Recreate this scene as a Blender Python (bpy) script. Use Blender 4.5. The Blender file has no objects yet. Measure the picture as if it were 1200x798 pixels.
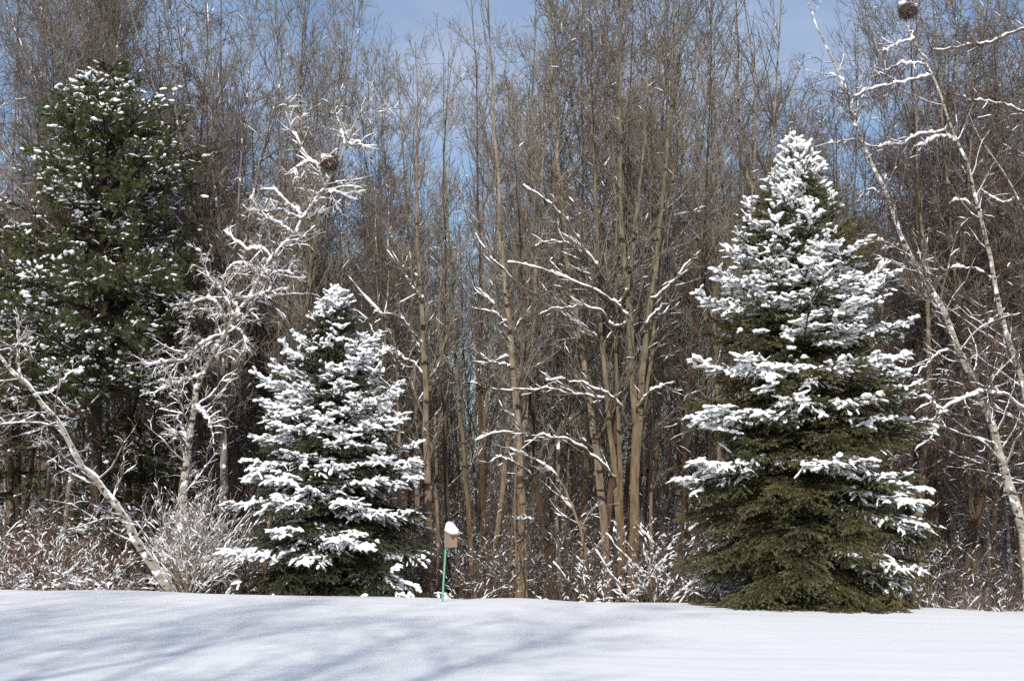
import bpy, math
import numpy as np
from mathutils import Vector

S = bpy.context.scene
COL = S.collection
RNG = np.random.default_rng(7)
rad = math.radians

# ------------------------------------------------------------------ camera
FPX, PW, PH = 1648.0, 1200.0, 798.0
CAM = np.array([0.0, 0.0, 1.7])
PITCH = math.atan((603.0 - PH / 2) / FPX)
cd = bpy.data.cameras.new('camera')
cam = bpy.data.objects.new('camera', cd)
COL.objects.link(cam)
cam.location = CAM
cam.rotation_euler = (math.pi / 2 + PITCH, 0, 0)
cd.sensor_width = 36.0
cd.lens = 36.0 * FPX / PW
cd.clip_end = 3000
S.camera = cam

# ------------------------------------------------------------------ light
SUN_EL, SUN_AZ = rad(34), rad(188)          # azimuth clockwise from +Y: behind the viewer, a little left
EXPOSURE = -0.05
w = bpy.data.worlds.new('World')
S.world = w
w.use_nodes = True
nt = w.node_tree
nt.nodes.clear()
def N(t, kind, **kw):
    n = t.nodes.new(kind)
    for k, v in kw.items():
        setattr(n, k, v)
    return n
wo = N(nt, 'ShaderNodeOutputWorld')
bg = N(nt, 'ShaderNodeBackground')
bg.inputs[1].default_value = 0.125
sky = N(nt, 'ShaderNodeTexSky', sky_type='NISHITA', sun_disc=False, sun_elevation=SUN_EL, sun_rotation=SUN_AZ,
        altitude=200, air_density=1.0, dust_density=0.6, ozone_density=2.2)
tc = N(nt, 'ShaderNodeTexCoord')
mp = N(nt, 'ShaderNodeMapping')
mp.inputs['Scale'].default_value = (1.0, 1.0, 2.2)
nz = N(nt, 'ShaderNodeTexNoise')
nz.inputs['Scale'].default_value = 2.6
nz.inputs['Detail'].default_value = 6
nz.inputs['Roughness'].default_value = 0.55
rp = N(nt, 'ShaderNodeValToRGB')
rp.color_ramp.elements[0].position = 0.44
rp.color_ramp.elements[0].color = (0, 0, 0, 1)
rp.color_ramp.elements[1].position = 0.72
rp.color_ramp.elements[1].color = (0.8, 0.8, 0.8, 1)
mx = N(nt, 'ShaderNodeMix', data_type='RGBA')
mx.inputs['B'].default_value = (4.9, 5.35, 6.5, 1)
L = nt.links.new
L(tc.outputs['Generated'], mp.inputs[0])
L(mp.outputs[0], nz.inputs['Vector'])
L(nz.outputs['Fac'], rp.inputs[0])
L(rp.outputs[0], mx.inputs['Factor'])
L(sky.outputs[0], mx.inputs['A'])
L(mx.outputs['Result'], bg.inputs[0])
L(bg.outputs[0], wo.inputs[0])

sl = bpy.data.lights.new('sun', 'SUN')
sl.energy = 4.5
sl.angle = rad(0.53)
sl.color = (1.0, 0.955, 0.89)
so = bpy.data.objects.new('sun', sl)
COL.objects.link(so)
SDIR = Vector((math.sin(SUN_AZ) * math.cos(SUN_EL), math.cos(SUN_AZ) * math.cos(SUN_EL), math.sin(SUN_EL)))
so.rotation_euler = (-SDIR).to_track_quat('-Z', 'Y').to_euler()

S.view_settings.view_transform = 'Standard'
S.view_settings.look = 'None'
S.view_settings.gamma = 1.0
S.view_settings.exposure = EXPOSURE
S.view_settings.use_curve_mapping = False
S.render.engine = 'CYCLES'
S.cycles.max_bounces = 4
S.cycles.diffuse_bounces = 3
S.cycles.glossy_bounces = 1
S.cycles.transmission_bounces = 0
S.cycles.use_denoising = False
S.cycles.adaptive_threshold = 0.003
S.cycles.caustics_reflective = False
S.cycles.caustics_refractive = False

# ------------------------------------------------------------------ materials
def mat(name):
    m = bpy.data.materials.new(name)
    m.use_nodes = True
    m.node_tree.nodes.clear()
    return m, m.node_tree

def bark(name, c1, c2, snow=0.5, nscale=(9, 9, 2.2), dark=None, band=False, var=0.25, lo=0.42, hi=0.8, snowsize=7.0, bump=0.4, plaster=0.0, lowwarm=None):
    """rough bark of two mixed tones with optional dark scars and settled snow on what faces up"""
    m, t = mat(name)
    out = N(t, 'ShaderNodeOutputMaterial')
    d = N(t, 'ShaderNodeBsdfDiffuse')
    d.inputs['Roughness'].default_value = 0.6
    tc = N(t, 'ShaderNodeTexCoord')
    mp = N(t, 'ShaderNodeMapping')
    mp.inputs['Scale'].default_value = nscale
    n1 = N(t, 'ShaderNodeTexNoise')
    n1.inputs['Scale'].default_value = 1.0
    n1.inputs['Detail'].default_value = 4
    r1 = N(t, 'ShaderNodeMapRange')
    r1.inputs['From Min'].default_value = 0.33
    r1.inputs['From Max'].default_value = 0.67
    mix = N(t, 'ShaderNodeMix', data_type='RGBA')
    mix.inputs['A'].default_value = (*c1, 1)
    mix.inputs['B'].default_value = (*c2, 1)
    l = t.links.new
    l(tc.outputs['Object'], mp.inputs[0])
    l(mp.outputs[0], n1.inputs['Vector'])
    l(n1.outputs['Fac'], r1.inputs['Value'])
    l(r1.outputs[0], mix.inputs['Factor'])
    col = mix.outputs['Result']
    if lowwarm:                                        # the bark of these trees turns redder towards the foot
        sx = N(t, 'ShaderNodeSeparateXYZ')
        l(tc.outputs['Object'], sx.inputs[0])
        mr = N(t, 'ShaderNodeMapRange')
        mr.inputs['From Min'].default_value = 1.0
        mr.inputs['From Max'].default_value = 7.0
        mr.inputs['To Min'].default_value = 0.65
        mr.inputs['To Max'].default_value = 0.0
        l(sx.outputs['Z'], mr.inputs['Value'])
        m3 = N(t, 'ShaderNodeMix', data_type='RGBA')
        m3.inputs['B'].default_value = (*lowwarm, 1)
        l(mr.outputs[0], m3.inputs['Factor'])
        l(col, m3.inputs['A'])
        m4 = N(t, 'ShaderNodeMix', data_type='RGBA', blend_type='MULTIPLY')
        m4.inputs['Factor'].default_value = 0.5
        l(m3.outputs['Result'], m4.inputs['A'])
        r5 = N(t, 'ShaderNodeMapRange')
        r5.inputs['From Min'].default_value = 0.3
        r5.inputs['From Max'].default_value = 0.6
        r5.inputs['To Min'].default_value = 0.35
        l(n1.outputs['Fac'], r5.inputs['Value'])
        l(r5.outputs[0], m4.inputs['B'])
        col = m4.outputs['Result']
    if dark:
        mp2 = N(t, 'ShaderNodeMapping')
        mp2.inputs['Scale'].default_value = dark[1]
        n2 = N(t, 'ShaderNodeTexNoise')
        n2.inputs['Scale'].default_value = 1.0
        n2.inputs['Detail'].default_value = 3
        n2.inputs['Distortion'].default_value = 0.3
        r2 = N(t, 'ShaderNodeMapRange')
        r2.inputs['From Min'].default_value = dark[2]
        r2.inputs['From Max'].default_value = dark[2] + 0.05
        m2 = N(t, 'ShaderNodeMix', data_type='RGBA')
        m2.inputs['B'].default_value = (*dark[0], 1)
        l(tc.outputs['Object'], mp2.inputs[0])
        l(mp2.outputs[0], n2.inputs['Vector'])
        l(n2.outputs['Fac'], r2.inputs['Value'])
        l(r2.outputs[0], m2.inputs['Factor'])
        l(col, m2.inputs['A'])
        col = m2.outputs['Result']
    if var:
        oi = N(t, 'ShaderNodeObjectInfo')
        hs = N(t, 'ShaderNodeHueSaturation')
        mr = N(t, 'ShaderNodeMapRange')
        mr.inputs['To Min'].default_value = 1 - var
        mr.inputs['To Max'].default_value = 1 + var
        l(oi.outputs['Random'], mr.inputs['Value'])
        l(mr.outputs[0], hs.inputs['Value'])
        l(col, hs.inputs['Color'])
        col = hs.outputs['Color']
    if snow > 0:
        g = N(t, 'ShaderNodeNewGeometry')
        sx = N(t, 'ShaderNodeSeparateXYZ')
        l(g.outputs['Normal'], sx.inputs[0])
        a = N(t, 'ShaderNodeMapRange')
        a.inputs['From Min'].default_value = lo
        a.inputs['From Max'].default_value = hi
        l(sx.outputs['Z'], a.inputs['Value'])
        n3 = N(t, 'ShaderNodeTexNoise')
        n3.inputs['Scale'].default_value = snowsize
        n3.inputs['Detail'].default_value = 2
        l(tc.outputs['Object'], n3.inputs['Vector'])
        b = N(t, 'ShaderNodeMapRange')
        b.inputs['From Min'].default_value = 0.72 - 0.45 * snow
        b.inputs['From Max'].default_value = 0.80 - 0.45 * snow
        l(n3.outputs['Fac'], b.inputs['Value'])
        f = N(t, 'ShaderNodeMath', operation='MULTIPLY')
        l(a.outputs[0], f.inputs[0])
        l(b.outputs[0], f.inputs[1])
        fac = f.outputs[0]
        if plaster:                                    # snow blown on to the side of the trunk
            n4 = N(t, 'ShaderNodeTexNoise')
            n4.inputs['Scale'].default_value = 4.5
            n4.inputs['Detail'].default_value = 5
            l(tc.outputs['Object'], n4.inputs['Vector'])
            b2 = N(t, 'ShaderNodeMapRange')
            b2.inputs['From Min'].default_value = 0.62 - plaster * 0.3
            b2.inputs['From Max'].default_value = 0.67 - plaster * 0.3
            l(n4.outputs['Fac'], b2.inputs['Value'])
            mxm = N(t, 'ShaderNodeMath', operation='MAXIMUM')
            l(fac, mxm.inputs[0])
            l(b2.outputs[0], mxm.inputs[1])
            fac = mxm.outputs[0]
        m5 = N(t, 'ShaderNodeMix', data_type='RGBA')
        m5.inputs['B'].default_value = (0.86, 0.87, 0.9, 1)
        l(fac, m5.inputs['Factor'])
        l(col, m5.inputs['A'])
        col = m5.outputs['Result']
    if bump:
        bp = N(t, 'ShaderNodeBump')
        bp.inputs['Strength'].default_value = bump
        bp.inputs['Distance'].default_value = 0.02
        l(n1.outputs['Fac'], bp.inputs['Height'])
        l(bp.outputs[0], d.inputs['Normal'])
    l(col, d.inputs['Color'])
    l(d.outputs[0], out.inputs[0])
    return m

def snowmat(name, scale=14.0, strength=0.35, dist=0.03, base=(0.90, 0.90, 0.90), ground=False):
    m, t = mat(name)
    l = t.links.new
    out = N(t, 'ShaderNodeOutputMaterial')
    p = N(t, 'ShaderNodeBsdfPrincipled')
    p.inputs['Base Color'].default_value = (*base, 1)
    p.inputs['Roughness'].default_value = 0.62
    p.inputs['Specular IOR Level'].default_value = 0.2
    tc = N(t, 'ShaderNodeTexCoord')
    mp = N(t, 'ShaderNodeMapping')
    n1 = N(t, 'ShaderNodeTexNoise')
    n1.inputs['Scale'].default_value = scale
    n1.inputs['Detail'].default_value = 6
    n1.inputs['Roughness'].default_value = 0.6
    l(tc.outputs['Object'], mp.inputs[0])
    l(mp.outputs[0], n1.inputs['Vector'])
    bp = N(t, 'ShaderNodeBump')
    bp.inputs['Strength'].default_value = strength
    bp.inputs['Distance'].default_value = dist
    l(n1.outputs['Fac'], bp.inputs['Height'])
    if ground:                                         # long low wind ripples over a fine grain
        mp2 = N(t, 'ShaderNodeMapping')
        mp2.inputs['Scale'].default_value = (0.35, 1.1, 1.0)
        mp2.inputs['Rotation'].default_value = (0, 0, 0.2)
        n2 = N(t, 'ShaderNodeTexNoise')
        n2.inputs['Scale'].default_value = 1.0
        n2.inputs['Detail'].default_value = 4
        l(tc.outputs['Object'], mp2.inputs[0])
        l(mp2.outputs[0], n2.inputs['Vector'])
        b2 = N(t, 'ShaderNodeBump')
        b2.inputs['Strength'].default_value = 0.3
        b2.inputs['Distance'].default_value = 0.12
        l(n2.outputs['Fac'], b2.inputs['Height'])
        l(b2.outputs[0], bp.inputs['Normal'])
    l(bp.outputs[0], p.inputs['Normal'])
    l(p.outputs[0], out.inputs[0])
    return m

def needle(name, c1, c2, c3=None, scale=1.5, shoot=True):
    """older needles darker, the new growth at the shoot tips paler, with olive patches (c3)"""
    m, t = mat(name)
    l = t.links.new
    out = N(t, 'ShaderNodeOutputMaterial')
    d = N(t, 'ShaderNodeBsdfPrincipled')
    d.inputs['Roughness'].default_value = 0.5
    d.inputs['Specular IOR Level'].default_value = 0.25
    tc = N(t, 'ShaderNodeTexCoord')
    n1 = N(t, 'ShaderNodeTexNoise')
    n1.inputs['Scale'].default_value = scale
    n1.inputs['Detail'].default_value = 3
    l(tc.outputs['Object'], n1.inputs['Vector'])
    mx = N(t, 'ShaderNodeMix', data_type='RGBA')
    mx.inputs['A'].default_value = (*c1, 1)
    mx.inputs['B'].default_value = (*c2, 1)
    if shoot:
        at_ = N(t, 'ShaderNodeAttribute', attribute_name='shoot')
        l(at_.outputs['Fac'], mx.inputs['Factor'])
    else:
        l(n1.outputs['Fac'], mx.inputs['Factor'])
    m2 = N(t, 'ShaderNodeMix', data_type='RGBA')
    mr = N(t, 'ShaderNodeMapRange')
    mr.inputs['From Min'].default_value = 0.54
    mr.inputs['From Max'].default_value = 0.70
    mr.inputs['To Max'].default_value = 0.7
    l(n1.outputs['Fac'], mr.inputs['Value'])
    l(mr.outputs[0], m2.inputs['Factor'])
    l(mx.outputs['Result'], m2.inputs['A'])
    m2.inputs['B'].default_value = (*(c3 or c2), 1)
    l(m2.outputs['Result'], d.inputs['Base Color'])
    l(d.outputs[0], out.inputs[0])
    return m

M = {}
M['ground'] = snowmat('snow_ground', 16.0, 0.06, 0.01, ground=True)
M['snow'] = snowmat('snow_clumps', 18.0, 0.6, 0.03)
M['tan'] = bark('tan_bark', (0.15, 0.121, 0.086), (0.30, 0.245, 0.178), 0.3, (14, 14, 3.0),
                dark=((0.035, 0.026, 0.02), (1.8, 1.8, 5.5), 0.62), lowwarm=(0.19, 0.125, 0.078), var=0.2, plaster=0.0)
M['olive'] = bark('olive_bark', (0.125, 0.108, 0.07), (0.24, 0.208, 0.137), 0.3, (14, 14, 2.4),
                dark=((0.032, 0.026, 0.02), (1.5, 1.5, 4.5), 0.62), lowwarm=(0.19, 0.108, 0.06), var=0.18)
M['brown'] = bark('brown_bark', (0.055, 0.037, 0.026), (0.125, 0.082, 0.053), 0.35, (14, 14, 2.5), var=0.3)
M['greybark'] = bark('grey_bark', (0.14, 0.12, 0.10), (0.27, 0.24, 0.20), 0.45, (10, 10, 2.0),
                     dark=((0.06, 0.05, 0.045), (1.6, 1.6, 4), 0.68), var=0.2, plaster=0.12)
M['birch'] = bark('birch_bark', (0.22, 0.19, 0.15), (0.44, 0.41, 0.36), 0.8, (4, 4, 10),
                  dark=((0.05, 0.04, 0.032), (7, 7, 13.0), 0.56), var=0.05, lo=0.25, hi=0.55, plaster=0.12)
M['pinebark'] = bark('pine_bark', (0.035, 0.026, 0.02), (0.08, 0.058, 0.042), 0.2, (12, 12, 3), var=0.1)
M['limb'] = bark('grey_limb', (0.085, 0.068, 0.052), (0.16, 0.13, 0.098), 0.45, (7, 7, 7), var=0.2, bump=0)
M['twig_tan'] = bark('tan_twigs', (0.175, 0.149, 0.121), (0.30, 0.262, 0.212), 0.3, (4, 4, 4), var=0.25, bump=0, lo=0.5, hi=0.9, snowsize=9)
M['twig_grey'] = bark('grey_twigs', (0.15, 0.13, 0.112), (0.26, 0.228, 0.196), 0.34, (4, 4, 4), var=0.25, bump=0, lo=0.5, hi=0.9, snowsize=9)
M['twig_red'] = bark('russet_twigs', (0.092, 0.065, 0.054), (0.165, 0.121, 0.099), 0.32, (4, 4, 4), var=0.25, bump=0, lo=0.5, hi=0.9, snowsize=8)
M['twig_white'] = bark('snowy_twigs', (0.17, 0.12, 0.085), (0.30, 0.23, 0.17), 0.75, (4, 4, 4), var=0.2, bump=0, lo=0.0, hi=0.4, snowsize=10)
M['rust'] = bark('rusty_brush', (0.10, 0.052, 0.03), (0.18, 0.095, 0.052), 0.5, (3, 3, 3), var=0.1, bump=0, lo=0.3, hi=0.7, snowsize=5)
M['frost'] = bark('snow_plastered_limb', (0.13, 0.11, 0.09), (0.24, 0.21, 0.175), 0.8, (7, 7, 7), var=0.1, bump=0.3, lo=0.1, hi=0.5, plaster=0.12)
M['under'] = bark('undergrowth_twigs', (0.06, 0.047, 0.039), (0.13, 0.10, 0.08), 0.42, (2, 2, 2), var=0.0, bump=0, lo=0.3, hi=0.7, snowsize=4)
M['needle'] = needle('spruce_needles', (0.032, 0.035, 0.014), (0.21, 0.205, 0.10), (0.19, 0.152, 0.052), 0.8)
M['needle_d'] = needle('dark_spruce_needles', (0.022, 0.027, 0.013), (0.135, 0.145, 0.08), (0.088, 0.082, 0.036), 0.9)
M['needle_p'] = needle('pine_needles', (0.042, 0.052, 0.019), (0.105, 0.118, 0.044), (0.145, 0.150, 0.055), 0.9, False)

# ------------------------------------------------------------------ geometry helpers
def unit(v):
    return v / np.maximum(np.linalg.norm(v, axis=-1, keepdims=True), 1e-9)

def noise3(p, freq, seed):
    r = np.random.default_rng(seed)
    k = r.normal(size=(8, 3)) * freq
    ph = r.uniform(0, 6.28, 8)
    return np.sin(p @ k.T + ph).sum(-1) / 2.0          # about unit variance

def at(px, py, Y):
    """the world point at depth Y on the ray through pixel (px, py) of the photograph"""
    u = np.asarray(px, float) - PW / 2
    v = PH / 2 - np.asarray(py, float)
    c, s = math.cos(PITCH), math.sin(PITCH)
    fy = FPX * c - v * s
    fz = FPX * s + v * c
    k = np.asarray(Y, float) / fy
    return np.stack([u * k, fy * k, CAM[2] + fz * k], -1)

def ground_z(x, y):
    x = np.asarray(x, float)
    y = np.asarray(y, float)
    t = y - 26.5
    sl = 0.066
    drop = sl * 1.6 * np.log1p(np.exp(np.clip(t / 1.6, -40, 40))) 
    drop = np.where(t / 1.6 > 40, sl * t, drop)
    far = np.clip((y - 105) / 60, 0, 1)
    drop = drop - far * far * (y - 105) * 0.075 * (y > 105)
    tilt = (-0.0150 * np.clip(x, -25, 25) - 0.014 * np.clip(x, 0, 12)) * np.clip((y - 4) / 22, 0, 1)
    und = 0.018 * np.sin(x * 1.7 + 1.3 * np.sin(x * 0.6) - y * 0.4) * np.exp(-((y - 29) / 4.0) ** 2) + 0.03 * np.sin(x * 0.31 + y * 0.13 + 1.0) + 0.02 * np.sin(x * 0.13 - y * 0.41) + 0.012 * np.sin(x * 0.9 + 0.5 * y)
    return 0.20 * np.clip((y - 4) / 22, 0, 1) + tilt + und - drop

class MB:
    def __init__(self):
        self.v, self.f, self.m, self.n, self.attr = [], [], [], 0, []

    def add(self, v, quads=None, tris=None, mi=0):
        if quads is not None and len(quads):
            self.f.append(quads + self.n); self.m.append(np.full(len(quads), mi, np.int32))
        if tris is not None and len(tris):
            self.f.append(tris + self.n); self.m.append(np.full(len(tris), mi, np.int32))
        self.v.append(v.reshape(-1, 3))
        self.n += v.reshape(-1, 3).shape[0]

    def tubes(self, P, R, k=3, mi=0, cap=False):
        """P (B,n,3) centre lines, R (B,n) radii"""
        if len(P) == 0:
            return
        B, n, _ = P.shape
        T = np.empty_like(P)
        T[:, 1:-1] = P[:, 2:] - P[:, :-2]
        T[:, 0] = P[:, 1] - P[:, 0]
        T[:, -1] = P[:, -1] - P[:, -2]
        T = unit(T)
        mean = unit(P[:, -1] - P[:, 0])
        ref = np.where(np.abs(mean[:, 1:2]) < 0.8, np.array([[0.05, 1.0, 0.1]]), np.array([[1.0, 0.05, 0.1]]))
        U = unit(np.cross(T, ref[:, None, :]))
        V = np.cross(T, U)
        a = np.arange(k) * 2 * math.pi / k
        C = (U[:, :, None, :] * np.cos(a)[None, None, :, None] + V[:, :, None, :] * np.sin(a)[None, None, :, None])
        X = P[:, :, None, :] + C * R[:, :, None, None]
        b = (np.arange(B) * n * k)[:, None, None]
        i = (np.arange(n - 1) * k)[None, :, None]
        j = np.arange(k)[None, None, :]
        j2 = (j + 1) % k
        q = np.stack([b + i + j, b + i + j2, b + i + k + j2, b + i + k + j], -1).reshape(-1, 4)
        self.add(X, q, None, mi)
        if cap:
            for e, sgn in ((0, -1), (n - 1, 1)):
                base = np.arange(B) * n * k + e * k
                tr = []
                for s in range(1, k - 1):
                    o = (0, s, s + 1) if sgn < 0 else (0, s + 1, s)
                    tr.append(np.stack([base + o[0], base + o[1], base + o[2]], -1))
                self.f.append(np.concatenate(tr) + self.n - B * n * k)
                self.m.append(np.full(len(self.f[-1]), mi, np.int32))

    def blobs(self, C, A, rng, rough=0.18, sub=1, mi=0):
        """C (N,3) centres, A (N,3,3) rows are the three half axes"""
        if len(C) == 0:
            return
        V0, F0 = ICO[sub]
        s = 1 + rough * rng.normal(size=(len(C), len(V0), 1))
        X = C[:, None, :] + np.einsum('vk,nkj->nvj', V0, A) * s
        q = (F0[None] + (np.arange(len(C)) * len(V0))[:, None, None]).reshape(-1, 3)
        self.add(X, None, q, mi)

    def build(self, name, mats, parent=None, smooth=True):
        me = bpy.data.meshes.new(name)
        V = np.concatenate(self.v).astype(np.float32) if self.v else np.zeros((0, 3), np.float32)
        me.vertices.add(len(V))
        me.vertices.foreach_set('co', V.ravel())
        sizes = np.concatenate([np.full(len(f), f.shape[1], np.int32) for f in self.f])
        idx = np.concatenate([f.ravel() for f in self.f]).astype(np.int32)
        start = np.concatenate([[0], np.cumsum(sizes)[:-1]]).astype(np.int32)
        me.loops.add(len(idx))
        me.loops.foreach_set('vertex_index', idx)
        me.polygons.add(len(sizes))
        me.polygons.foreach_set('loop_start', start)
        me.polygons.foreach_set('material_index', np.concatenate(self.m))
        me.polygons.foreach_set('use_smooth', np.full(len(sizes), smooth))
        if self.attr:
            at_ = me.attributes.new('shoot', 'FLOAT', 'POINT')
            at_.data.foreach_set('value', np.concatenate(self.attr).astype(np.float32))
        for m in (mats if isinstance(mats, (list, tuple)) else [mats]):
            me.materials.append(m)
        me.update(calc_edges=True)
        o = bpy.data.objects.new(name, me)
        COL.objects.link(o)
        if parent is not None:
            o.parent = parent
        return o

def ico(sub):
    import bmesh
    bm = bmesh.new()
    bmesh.ops.create_icosphere(bm, subdivisions=sub, radius=1.0)
    v = np.array([x.co[:] for x in bm.verts])
    f = np.array([[x.index for x in g.verts] for g in bm.faces])
    bm.free()
    return v, f
ICO = {1: ico(1), 2: ico(2), 3: ico(3)}

def tag(o, label, cat, group=None, kind=None):
    if label: o['label'] = label
    if cat: o['category'] = cat
    if group: o['group'] = group
    if kind: o['kind'] = kind
    return o

def thing(name, loc, label, cat, group=None, rz=0.0):
    o = bpy.data.objects.new(name, None)
    o.empty_display_size = 0.2
    COL.objects.link(o)
    o.location = loc
    o.rotation_euler = (0, 0, rz)
    return tag(o, label, cat, group)

def dup(root, loc, rz, sc, label, group):
    r = root.copy(); COL.objects.link(r)
    r.location = loc; r.rotation_euler = (0, 0, rz); r.scale = sc
    r['label'] = label; r['group'] = group
    for ch in list(root.children):
        c = ch.copy(); COL.objects.link(c); c.parent = r
    return r

def snow_part(sn, root, voxel=0.0):
    o = sn.build('snow', M['snow'], root)
    if voxel:                                           # lumps melt together into pads
        r = o.modifiers.new('merge', 'REMESH'); r.mode = 'VOXEL'; r.voxel_size = voxel; r.use_smooth_shade = True
        q = o.modifiers.new('soften', 'SMOOTH'); q.factor = 0.5; q.iterations = 2
    o['kind'] = 'stuff'
    return o

def resample(path, r0, r1, n=26, power=1.0, wob=0.0, rng=RNG):
    path = np.asarray(path, float)
    # smooth polyline by Catmull-Rom
    if len(path) > 2:
        Q = []
        ext = np.vstack([2 * path[0] - path[1], path, 2 * path[-1] - path[-2]])
        for i in range(len(path) - 1):
            p0, p1, p2, p3 = ext[i:i + 4]
            for t in np.linspace(0, 1, 6, endpoint=False):
                Q.append(0.5 * (2 * p1 + (p2 - p0) * t + (2 * p0 - 5 * p1 + 4 * p2 - p3) * t * t + (3 * p1 - p0 - 3 * p2 + p3) * t ** 3))
        Q.append(path[-1])
        path = np.array(Q)
    d = np.concatenate([[0], np.cumsum(np.linalg.norm(np.diff(path, axis=0), axis=1))])
    s = np.linspace(0, d[-1], n)
    P = np.stack([np.interp(s, d, path[:, k]) for k in range(3)], -1)
    if wob:
        P[1:-1] += rng.normal(size=(n - 2, 3)) * wob
    t = np.linspace(0, 1, n) ** power
    return P, r0 + (r1 - r0) * t

def grow(P, R, dens, t0, t1, lenf, ang, up, n, jit, rr, rtip, rng, rcap=None, bias=None):
    """children along parents P (B,m,3); lenf(t, Lparent, rng) gives their lengths"""
    B, m, _ = P.shape
    if B == 0:
        return np.zeros((0, n, 3)), np.zeros((0, n))
    Lp = np.linalg.norm(np.diff(P, axis=1), axis=2).sum(1)
    cnt = rng.poisson(dens * Lp * (t1 - t0))
    idx = np.repeat(np.arange(B), cnt)
    K = len(idx)
    t = rng.uniform(t0, t1, K)
    s = t * (m - 1)
    i = np.minimum(s.astype(int), m - 2)
    fr = (s - i)[:, None]
    p = P[idx, i] * (1 - fr) + P[idx, i + 1] * fr
    T = unit(P[idx, i + 1] - P[idx, i])
    r0 = (R[idx, i] * (1 - fr[:, 0]) + R[idx, i + 1] * fr[:, 0]) * rr
    if rcap: r0 = np.minimum(r0, rcap)
    r0 = np.maximum(r0, rtip)
    ref = np.where(np.abs(T[:, 2:3]) < 0.9, np.array([[0, 0, 1.0]]), np.array([[1.0, 0, 0]]))
    U = unit(np.cross(T, ref)); V = np.cross(T, U)
    az = rng.uniform(0, 2 * math.pi, K)
    a = np.radians(ang) * rng.uniform(0.65, 1.35, K)
    d = T * np.cos(a)[:, None] + (U * np.cos(az)[:, None] + V * np.sin(az)[:, None]) * np.sin(a)[:, None]
    if bias is not None:
        d = unit(d + np.asarray(bias))
    ln = np.maximum(lenf(t, Lp[idx], rng), 0.04)
    st = (ln / (n - 1))[:, None]
    out = np.empty((K, n, 3)); out[:, 0] = p
    for k in range(1, n):
        d = d + rng.normal(size=(K, 3)) * jit
        d[:, 2] += up / (n - 1)
        d = unit(d)
        out[:, k] = out[:, k - 1] + d * st
    rad_ = r0[:, None] + (rtip - r0)[:, None] * np.linspace(0, 1, n)[None]
    return out, rad_

def snow_on(mb, P, R, rng, dens, h, ln=(0.15, 0.7), tz=0.8, k=5, mi=0, off=0.5, zfade=9.0):
    """tapered rolls of snow lying along the upper side of branches"""
    B, m, _ = P.shape
    if B == 0: return
    Lp = np.linalg.norm(np.diff(P, axis=1), axis=2).sum(1)
    cnt = rng.poisson(dens * Lp)
    idx = np.repeat(np.arange(B), cnt)
    K = len(idx)
    if K == 0: return
    l = np.minimum(rng.uniform(*ln, K), Lp[idx])
    f = l / Lp[idx]
    s0 = rng.uniform(0, 1, K) * (1 - f)
    n = 6
    s = (s0[:, None] + f[:, None] * np.linspace(0, 1, n)[None]) * (m - 1)
    i = np.clip(s.astype(int), 0, m - 2); fr = (s - i)
    ii = idx[:, None]
    p = P[ii, i] * (1 - fr)[..., None] + P[ii, i + 1] * fr[..., None]
    r = R[ii, i] * (1 - fr) + R[ii, i + 1] * fr
    d = unit(p[:, -1] - p[:, 0])
    keep = (np.abs(d[:, 2]) < np.minimum(tz * rng.uniform(0.75, 1.15, K), 0.88)) & (rng.uniform(size=K) < np.clip(1.35 - p[:, 0, 2] / zfade, 0.12, 1))
    p, r = p[keep], r[keep]
    K = len(p)
    hh = h * rng.uniform(0.5, 1.4, (K, 1)) * np.array([0.25, 0.85, 1.0, 1.0, 0.8, 0.2])[None] * rng.uniform(0.6, 1.4, (K, n))
    hh = np.maximum(hh, 0.3 * r) 
    p = p.copy()
    p[..., 2] += r * 0.8 + hh * off
    mb.tubes(p, hh, k, mi)

# ------------------------------------------------------------------ ground
def lines(a, b, near0, near1, fine, coarse):
    x = [near0]
    while x[-1] < near1: x.append(x[-1] + fine)
    st = fine
    y = x[-1]
    while y < b:
        st = min(st * 1.15, coarse); y += st; x.append(y)
    st = fine; y = near0; pre = []
    while y > a:
        st = min(st * 1.15, coarse); y -= st; pre.append(y)
    return np.array(pre[::-1] + x)
gx = lines(-420, 420, -16, 16, 0.35, 12)
gy = lines(-60, 520, 8, 36, 0.35, 12)
GX, GY = np.meshgrid(gx, gy)
mb = MB()
V = np.stack([GX, GY, ground_z(GX, GY)], -1)
nx, ny = len(gx), len(gy)
ii = (np.arange(ny - 1)[:, None] * nx + np.arange(nx - 1)[None]).ravel()
mb.add(V, np.stack([ii, ii + 1, ii + nx + 1, ii + nx], -1))
tag(mb.build('snowy_ground', M['ground']), 'smooth snow covered lawn falling away into the wood', 'ground', None, 'structure')

# ------------------------------------------------------------------ bare tree builder
def lv(*a): return a
# children recipes: (dens, t0, t1, lenf, angle, up, n, jitter, radius ratio, tip radius, radius cap)
def spec_upright(s=1.0, d=1.0):
    return [
        (2.9 * d, 0.22, 0.99, lambda t, L, r: s * (1.6 + 3.4 * (1 - t) ** 0.7) * r.uniform(0.45, 1.2, len(t)), 36, 0.6, 9, 0.07, 0.5, 0.006, 0.034),
        (4.4 * d, 0.10, 0.98, lambda t, L, r: s * (0.38 + 0.46 * L * (1 - t)) * r.uniform(0.6, 1.3, len(t)), 36, 0.45, 6, 0.10, 0.55, 0.0056, 0.014),
        (5.6 * d, 0.1, 1.0, lambda t, L, r: s * (0.24 + 0.38 * L * (1 - 0.6 * t)) * r.uniform(0.5, 1.3, len(t)), 40, 0.3, 4, 0.14, 0.6, 0.005, 0.009),
        (4.2 * d, 0.15, 1.0, lambda t, L, r: s * r.uniform(0.14, 0.46, len(t)), 45, 0.2, 3, 0.15, 0.7, 0.0045, 0.006),
    ]
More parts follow.
